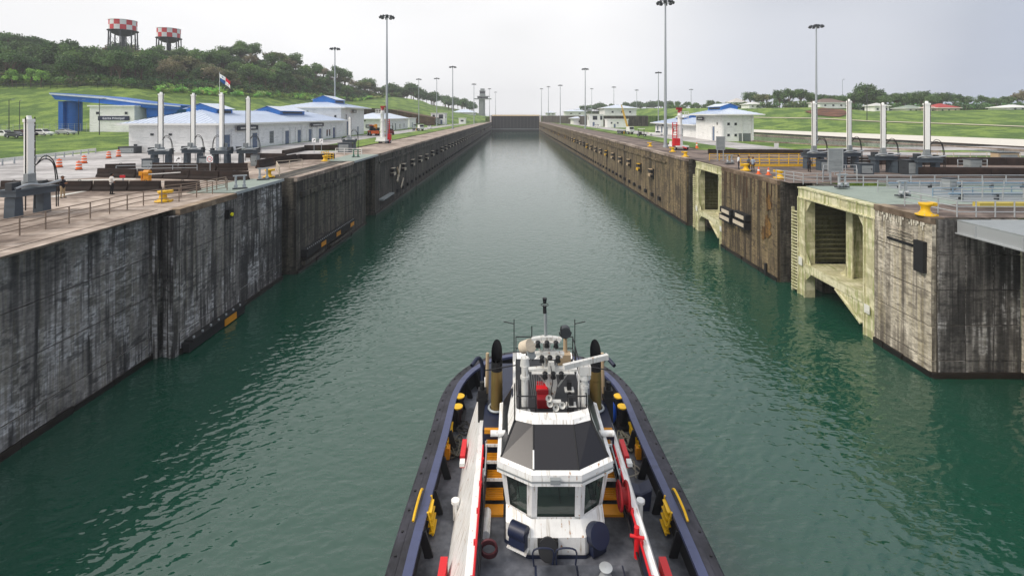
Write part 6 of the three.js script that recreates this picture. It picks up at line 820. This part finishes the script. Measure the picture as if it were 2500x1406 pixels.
  // hatches and gear on the fore deck
  P('hatch', [bx(-0.7, 1.9, 4.4, 4.62, 7.6, 9.6)], M.navy); P('hatch_lid', [bx(-0.64, 0.5, 4.62, 4.68, 7.66, 9.5)], M.deck); P('hatch_lid', [bx(0.56, 1.84, 4.62, 4.68, 7.66, 9.5)], M.deck); P('capstan', [lathe([[0.01, 0], [0.22, 0], [0.18, 0.08], [0.12, 0.2], [0.16, 0.3], [0.19, 0.34], [0.01, 0.35]], 18).translate(1.3, 4.68, 8.1)], M.steel);
  for (const x of [-0.72, -0.05]) P('hatch_rail', tube([[x, 4.62, 7.62], [x, 5.1, 7.64], [x + 0.55, 5.1, 7.64], [x + 0.55, 4.62, 7.62]], 0.025, 16, 5), M.navy);
  P('white_fender', [cyl(0.14, 0.14, 0.9, -2.2, 4.6, 6.1, 14, Math.PI / 2), new THREE.SphereGeometry(0.14, 12, 8).translate(-2.2, 4.6, 5.65)], wht); P('lifebuoy_box', box(0.3, 0.5, 0.9, -2.25, 4.7, 9.2), M.sand);
  { const h = []; for (let k = 0; k < 5; k++) h.push(tube(Array.from({ length: 9 }, (_, i) => [-2.05 + Math.cos(i * 0.785) * 0.24, 4.5 + k * 0.07 + Math.sin(i * 0.785) * 0.22 + 0.2, 7.2 + k * 0.05]), 0.035, 24, 5)); P('hose_coil', h, std(0x5a2a30, 0.6)); }
  { const g = P('hose_reel', [new THREE.TorusGeometry(0.38, 0.05, 6, 20).rotateY(Math.PI / 2).translate(2.36, 5.5, 6.1), new THREE.TorusGeometry(0.38, 0.05, 6, 20).rotateY(Math.PI / 2).translate(2.12, 5.5, 6.1), cyl(0.24, 0.24, 0.24, 2.24, 5.5, 6.1, 14, 0, 0, Math.PI / 2)], std(0xa81820, 0.6, { map: T.paint })); for (let k = 0; k < 6; k++) P('spoke', rod([2.37, 5.5, 6.1], [2.37, 5.5 + Math.cos(k * 1.047) * 0.38, 6.1 + Math.sin(k * 1.047) * 0.38], 0.025, 5), M.red, g); P('hydrant', [cyl(0.08, 0.08, 0.9, 2.3, 5.3, 7.6, 8), rod([2.1, 5.5, 7.6], [2.5, 5.5, 7.7], 0.05, 6)], M.red); }
  // mast with three lamp crosstrees
  const gw = std(0xdcdcda, 0.5, { map: T.tug });
  const mast = P('mast', [prism([[-0.1, 0], [0.1, 0], [0.22, 0.6], [0.1, 1.4], [-0.1, 1.4], [-0.22, 0.6]], 0.12).translate(0.08, 7.3, 3.75), beam([0.06, 7.4, 3.65], [-0.08, 9.35, 3.15], 0.24, 0.2)], gw);
  const lampB = (x, y, z) => P('mast_lamp', [cyl(0.075, 0.075, 0.16, x, y + 0.1, z, 10), cyl(0.1, 0.1, 0.05, x, y + 0.02, z, 10), cyl(0.1, 0.07, 0.05, x, y + 0.2, z, 10)], M.black, mast);
  for (const [y, z, w, cx, st] of [[8.35, 3.7, 1.75, 0.14, 0.3], [8.82, 3.45, 1.05, 0.04, 0.3], [9.28, 3.25, 1.1, -0.06, 0.34]]) { P('crosstree', [prism([[-w / 2, -0.04], [w / 2, -0.04], [w / 2 + 0.03, 0.04], [0.12, 0.1], [-0.12, 0.1], [-w / 2 - 0.03, 0.04]], 0.2).translate(cx, y, z - 0.1), box(w * 0.9, 0.04, 0.34, cx, y - 0.06, z + 0.05)], gw, mast); for (const k of [-1, 0, 1]) lampB(cx + k * st, y - 0.2, z + 0.24); for (const k of [-1, 1]) P('strut', rod([cx + k * w * 0.36, y - 0.05, z], [cx + k * 0.18, y - 0.6, z + 0.08], 0.03, 5), gw, mast); }
  P('top_pole', [rod([-0.1, 9.3, 3.2], [-0.12, 10.5, 3.1], 0.045, 8), rod([-0.03, 9.3, 3.2], [-0.05, 10.3, 3.1], 0.015, 5)], M.grey, mast); P('top_lamp', [cyl(0.07, 0.07, 0.3, -0.12, 10.35, 3.1, 10), cyl(0.06, 0.09, 0.2, -0.12, 10.68, 3.1, 10), new THREE.TorusGeometry(0.14, 0.015, 5, 16).rotateX(Math.PI / 2).translate(-0.12, 10.52, 3.1)], M.black, mast); for (const x of [-0.62, 0.5]) P('whip_aerial', rod([x, 9.3, 3.2], [x, 9.75, 3.2], 0.02, 5), M.black, mast); P('mast_cable', tube([[0.05, 8.6, 3.95], [0.1, 8.1, 4.15], [0.04, 7.8, 4.2], [0.1, 7.45, 4.3]], 0.018, 16, 5), M.black, mast); P('mast_wires', Array.from({ length: 7 }, (_, k) => rod([-0.75 + k * 0.09, 8.25, 3.8], [-0.62 + k * 0.06, 7.35, 3.85], 0.012, 4)), M.grey, mast);
  P('flag_locker', [box(0.42, 0.3, 0.3, -0.25, 7.62, 3.9), box(0.44, 0.3, 0.34, -0.25, 7.47, 4.25)], std(0x8a1820, 0.5)); P('locker_lid', [box(0.4, 0.04, 0.4, -0.28, 7.8, 3.85, 0.4)], M.red);
  { const h = [[0, 0], [-0.2, 0.14], [0.22, 0.08], [-0.24, 0.32]]; const st = P('horn_stand', [cyl(0.05, 0.05, 0.5, 0.12, 7.5, 4.75, 8), box(0.5, 0.06, 0.2, 0.1, 7.75, 4.75)], gw); for (const [x, y] of h) P('horn', lathe([[0.02, -0.3], [0.03, -0.05], [0.06, 0.08], [0.12, 0.16], [0.1, 0.16], [0.02, 0.0]], 14).rotateX(Math.PI / 2 - 0.35).translate(0.14 + x, 7.72 + y, 5.0), gw, st); }
  for (const [x, z] of [[0.72, 4.0], [0.68, 4.95]]) { const c = P('camera_post', [cyl(0.05, 0.05, 0.5, x, 7.5, z, 8), box(0.34, 0.05, 0.3, x, 7.76, z)], gw); P('camera', [box(0.16, 0.3, 0.2, x, 7.92, z), cyl(0.09, 0.09, 0.16, x, 7.68, z + 0.14, 10, Math.PI / 2)], M.black, c); }
  P('deck_pipe', rod([0.7, 7.4, 4.15], [0.7, 7.4, 4.85], 0.05, 8), gw);
  // fire monitor pipe on the left, radar on the right
  const col = (x, z, y1) => [cyl(0.12, 0.12, y1 - 7.3, x, (y1 + 7.3) / 2, z, 16), cyl(0.2, 0.2, 0.08, x, 7.36, z, 16), cyl(0.16, 0.16, 0.1, x, y1 - 0.4, z, 16)];
  P('monitor_column', [...col(-0.92, 4.7, 9.0), cyl(0.17, 0.14, 0.3, -0.92, 9.1, 4.62, 14)], gw); const mon = P('flood_light', [cyl(0.24, 0.26, 0.55, -0.78, 8.5, 2.2, 18, Math.PI / 2 - 0.5, 0.7)], M.sand); P('light_face', [cyl(0.23, 0.23, 0.05, -0.6, 8.35, 2.44, 18, Math.PI / 2 - 0.5, 0.7)], M.grey, mon); P('light_stand', [rod([-0.78, 7.3, 2.2], [-0.78, 8.3, 2.2], 0.05, 8)], M.black, mon);
  const rad = P('radar_column', [...col(1.17, 4.8, 8.75), rod([0.95, 7.3, 4.9], [0.98, 8.7, 4.8], 0.04, 6)], gw); P('radar_gearbox', [box(0.4, 0.3, 0.4, 1.17, 8.95, 4.8), cyl(0.22, 0.18, 0.2, 1.17, 8.72, 4.8, 14)], gw, rad); P('radar_bar', [box(1.75, 0.17, 0.13, 1.2, 9.18, 4.8, 0, 0.42), box(0.06, 0.19, 0.15, 1.2 + 0.82, 9.18, 4.44, 0, 0.42)], gw, rad);
  const sl = P('search_light', [cyl(0.22, 0.22, 0.3, 0.85, 8.75, 1.4, 18, Math.PI / 2), new THREE.TorusGeometry(0.25, 0.025, 6, 18, Math.PI).rotateZ(Math.PI).translate(0.85, 8.72, 1.4)], M.darkGrey); P('light_stand', [cyl(0.1, 0.08, 1.1, 0.85, 7.9, 1.4, 10), box(0.5, 0.8, 0.4, 0.8, 7.5, 1.5)], M.tan, sl);
  // black guard rails of the top deck
  const gr = (pts) => P('top_rail', pts.slice(1).map((p, i) => rod(pts[i], p, 0.022, 6)), M.black); for (const s of [-1, 1]) { for (const y of [7.75, 8.15]) gr([[s * 0.55, y, 5.1], [s * 1.2, y, 5.1], [s * 1.22, y, 3]]); for (const [x, z] of [[0.55, 5.1], [1.2, 5.1], [1.22, 4], [1.22, 3]]) gr([[s * x, 7.3, z], [s * x, 8.17, z]]); for (const y of [7.8, 8.3]) gr([[s * 1.22, y, 3], [s * 1.22, y, 0.9], [s * 0.5, y, 0.9]]); for (const [x, z] of [[1.22, 2], [1.22, 0.9], [0.5, 0.9]]) gr([[s * x, 7.3, z], [s * x, 8.32, z]]); gr([[s * 1.22, 8.15, 3], [s * 2.4, 8.1, 3.3]]); P('aerial', [rod([s * 1.3, 7.3, 1.0], [s * 1.3, 9.1, 1.0], 0.02, 5), rod([s * 1.3, 8.9, 1.0], [s * 1.75, 9.0, 1.0], 0.02, 5)], M.black); }
  // aft deck winch and gear
  P('towing_winch', [cyl(0.6, 0.6, 1.6, 0, 3.3, -4.2, 20, 0, 0, Math.PI / 2), cyl(0.85, 0.85, 0.12, -0.85, 3.3, -4.2, 20, 0, 0, Math.PI / 2), cyl(0.85, 0.85, 0.12, 0.85, 3.3, -4.2, 20, 0, 0, Math.PI / 2), box(2.2, 0.5, 1.4, 0, 2.55, -4.2)], M.darkGrey); for (const s of [-1, 1]) P('stern_locker', [box(0.5, 0.7, 1.1, s * 2.9, 2.65, -2.5)], std(0xb4685a, 0.6));
}
// loose gear on the tug's deck
{
  const coil = (label, x, z, n, seed, m) => { const r = rng(seed), pts = []; for (let i = 0; i < n; i++) { const a = i * 1.9 + r() * 1.2, q = 0.18 + r() * 0.34; pts.push([x + Math.cos(a) * q * 0.8 + (r() - 0.5) * 0.2, 2.36 + r() * 0.14, z + Math.sin(a) * q * 1.5 + (r() - 0.5) * 0.3]); } const t = thing('rope_coil', label, 'rope', [TX, 0, TZ]); obj('rope', tube(pts, 0.032, n * 6, 5), m, t); };
  coil('tangled grey mooring rope on the left side deck of the tug', -4.0, -0.9, 26, 3, std(0x57564e, 0.9)); coil('small dark rope heap behind the left bollards of the tug', -3.75, -2.2, 12, 4, std(0x3c3c3a, 0.9)); coil('tangled pale mooring rope on the right side deck of the tug', 3.95, -1.2, 28, 5, std(0x8a8676, 0.9)); coil('loose rope end lying forward of the pale rope on the tug', 3.9, 0.6, 8, 6, std(0x9a968a, 0.9));
  const b = thing('cover_bag', 'blue tarpaulin bag with white mark beside the right bollards of the tug', 'bag', [TX + 3.5, 2.3, TZ - 3.0], 0.3); const g = new THREE.SphereGeometry(0.5, 16, 10), p = g.attributes.position, r = rng(9); for (let i = 0; i < p.count; i++) { const y = p.getY(i), k = 1 + (Math.sin(p.getX(i) * 9) + Math.sin(p.getZ(i) * 11)) * 0.05; p.setXYZ(i, p.getX(i) * 0.75 * k, Math.max(0, (y + 0.4) * 1.2), p.getZ(i) * 1.15 * k); } g.computeVertexNormals(); obj('cover', g, std(0x1450b8, 0.55), b); obj('white_mark', [box(0.04, 0.02, 0.36, -0.05, 1.03, 0.2, 0.75), box(0.04, 0.02, 0.36, 0.09, 1.02, 0.2, 0.75), box(0.3, 0.02, 0.05, 0.02, 1.06, 0.16, 0.75), box(0.22, 0.02, 0.05, 0.02, 0.98, 0.26, 0.75)], M.whitePlain, b);
  const f = thing('cover_sheet', 'dark tarpaulin tied on the right side deck of the tug', 'tarpaulin', [TX + 3.6, 2.3, TZ + 2.2]); obj('sheet', [prism([[-0.4, 0], [0.4, 0], [0.5, 0.8], [0.1, 0.6], [-0.3, 0.7]], 0.5, 0.05)], M.navy, f);
}
renderer.render(scene, camera);
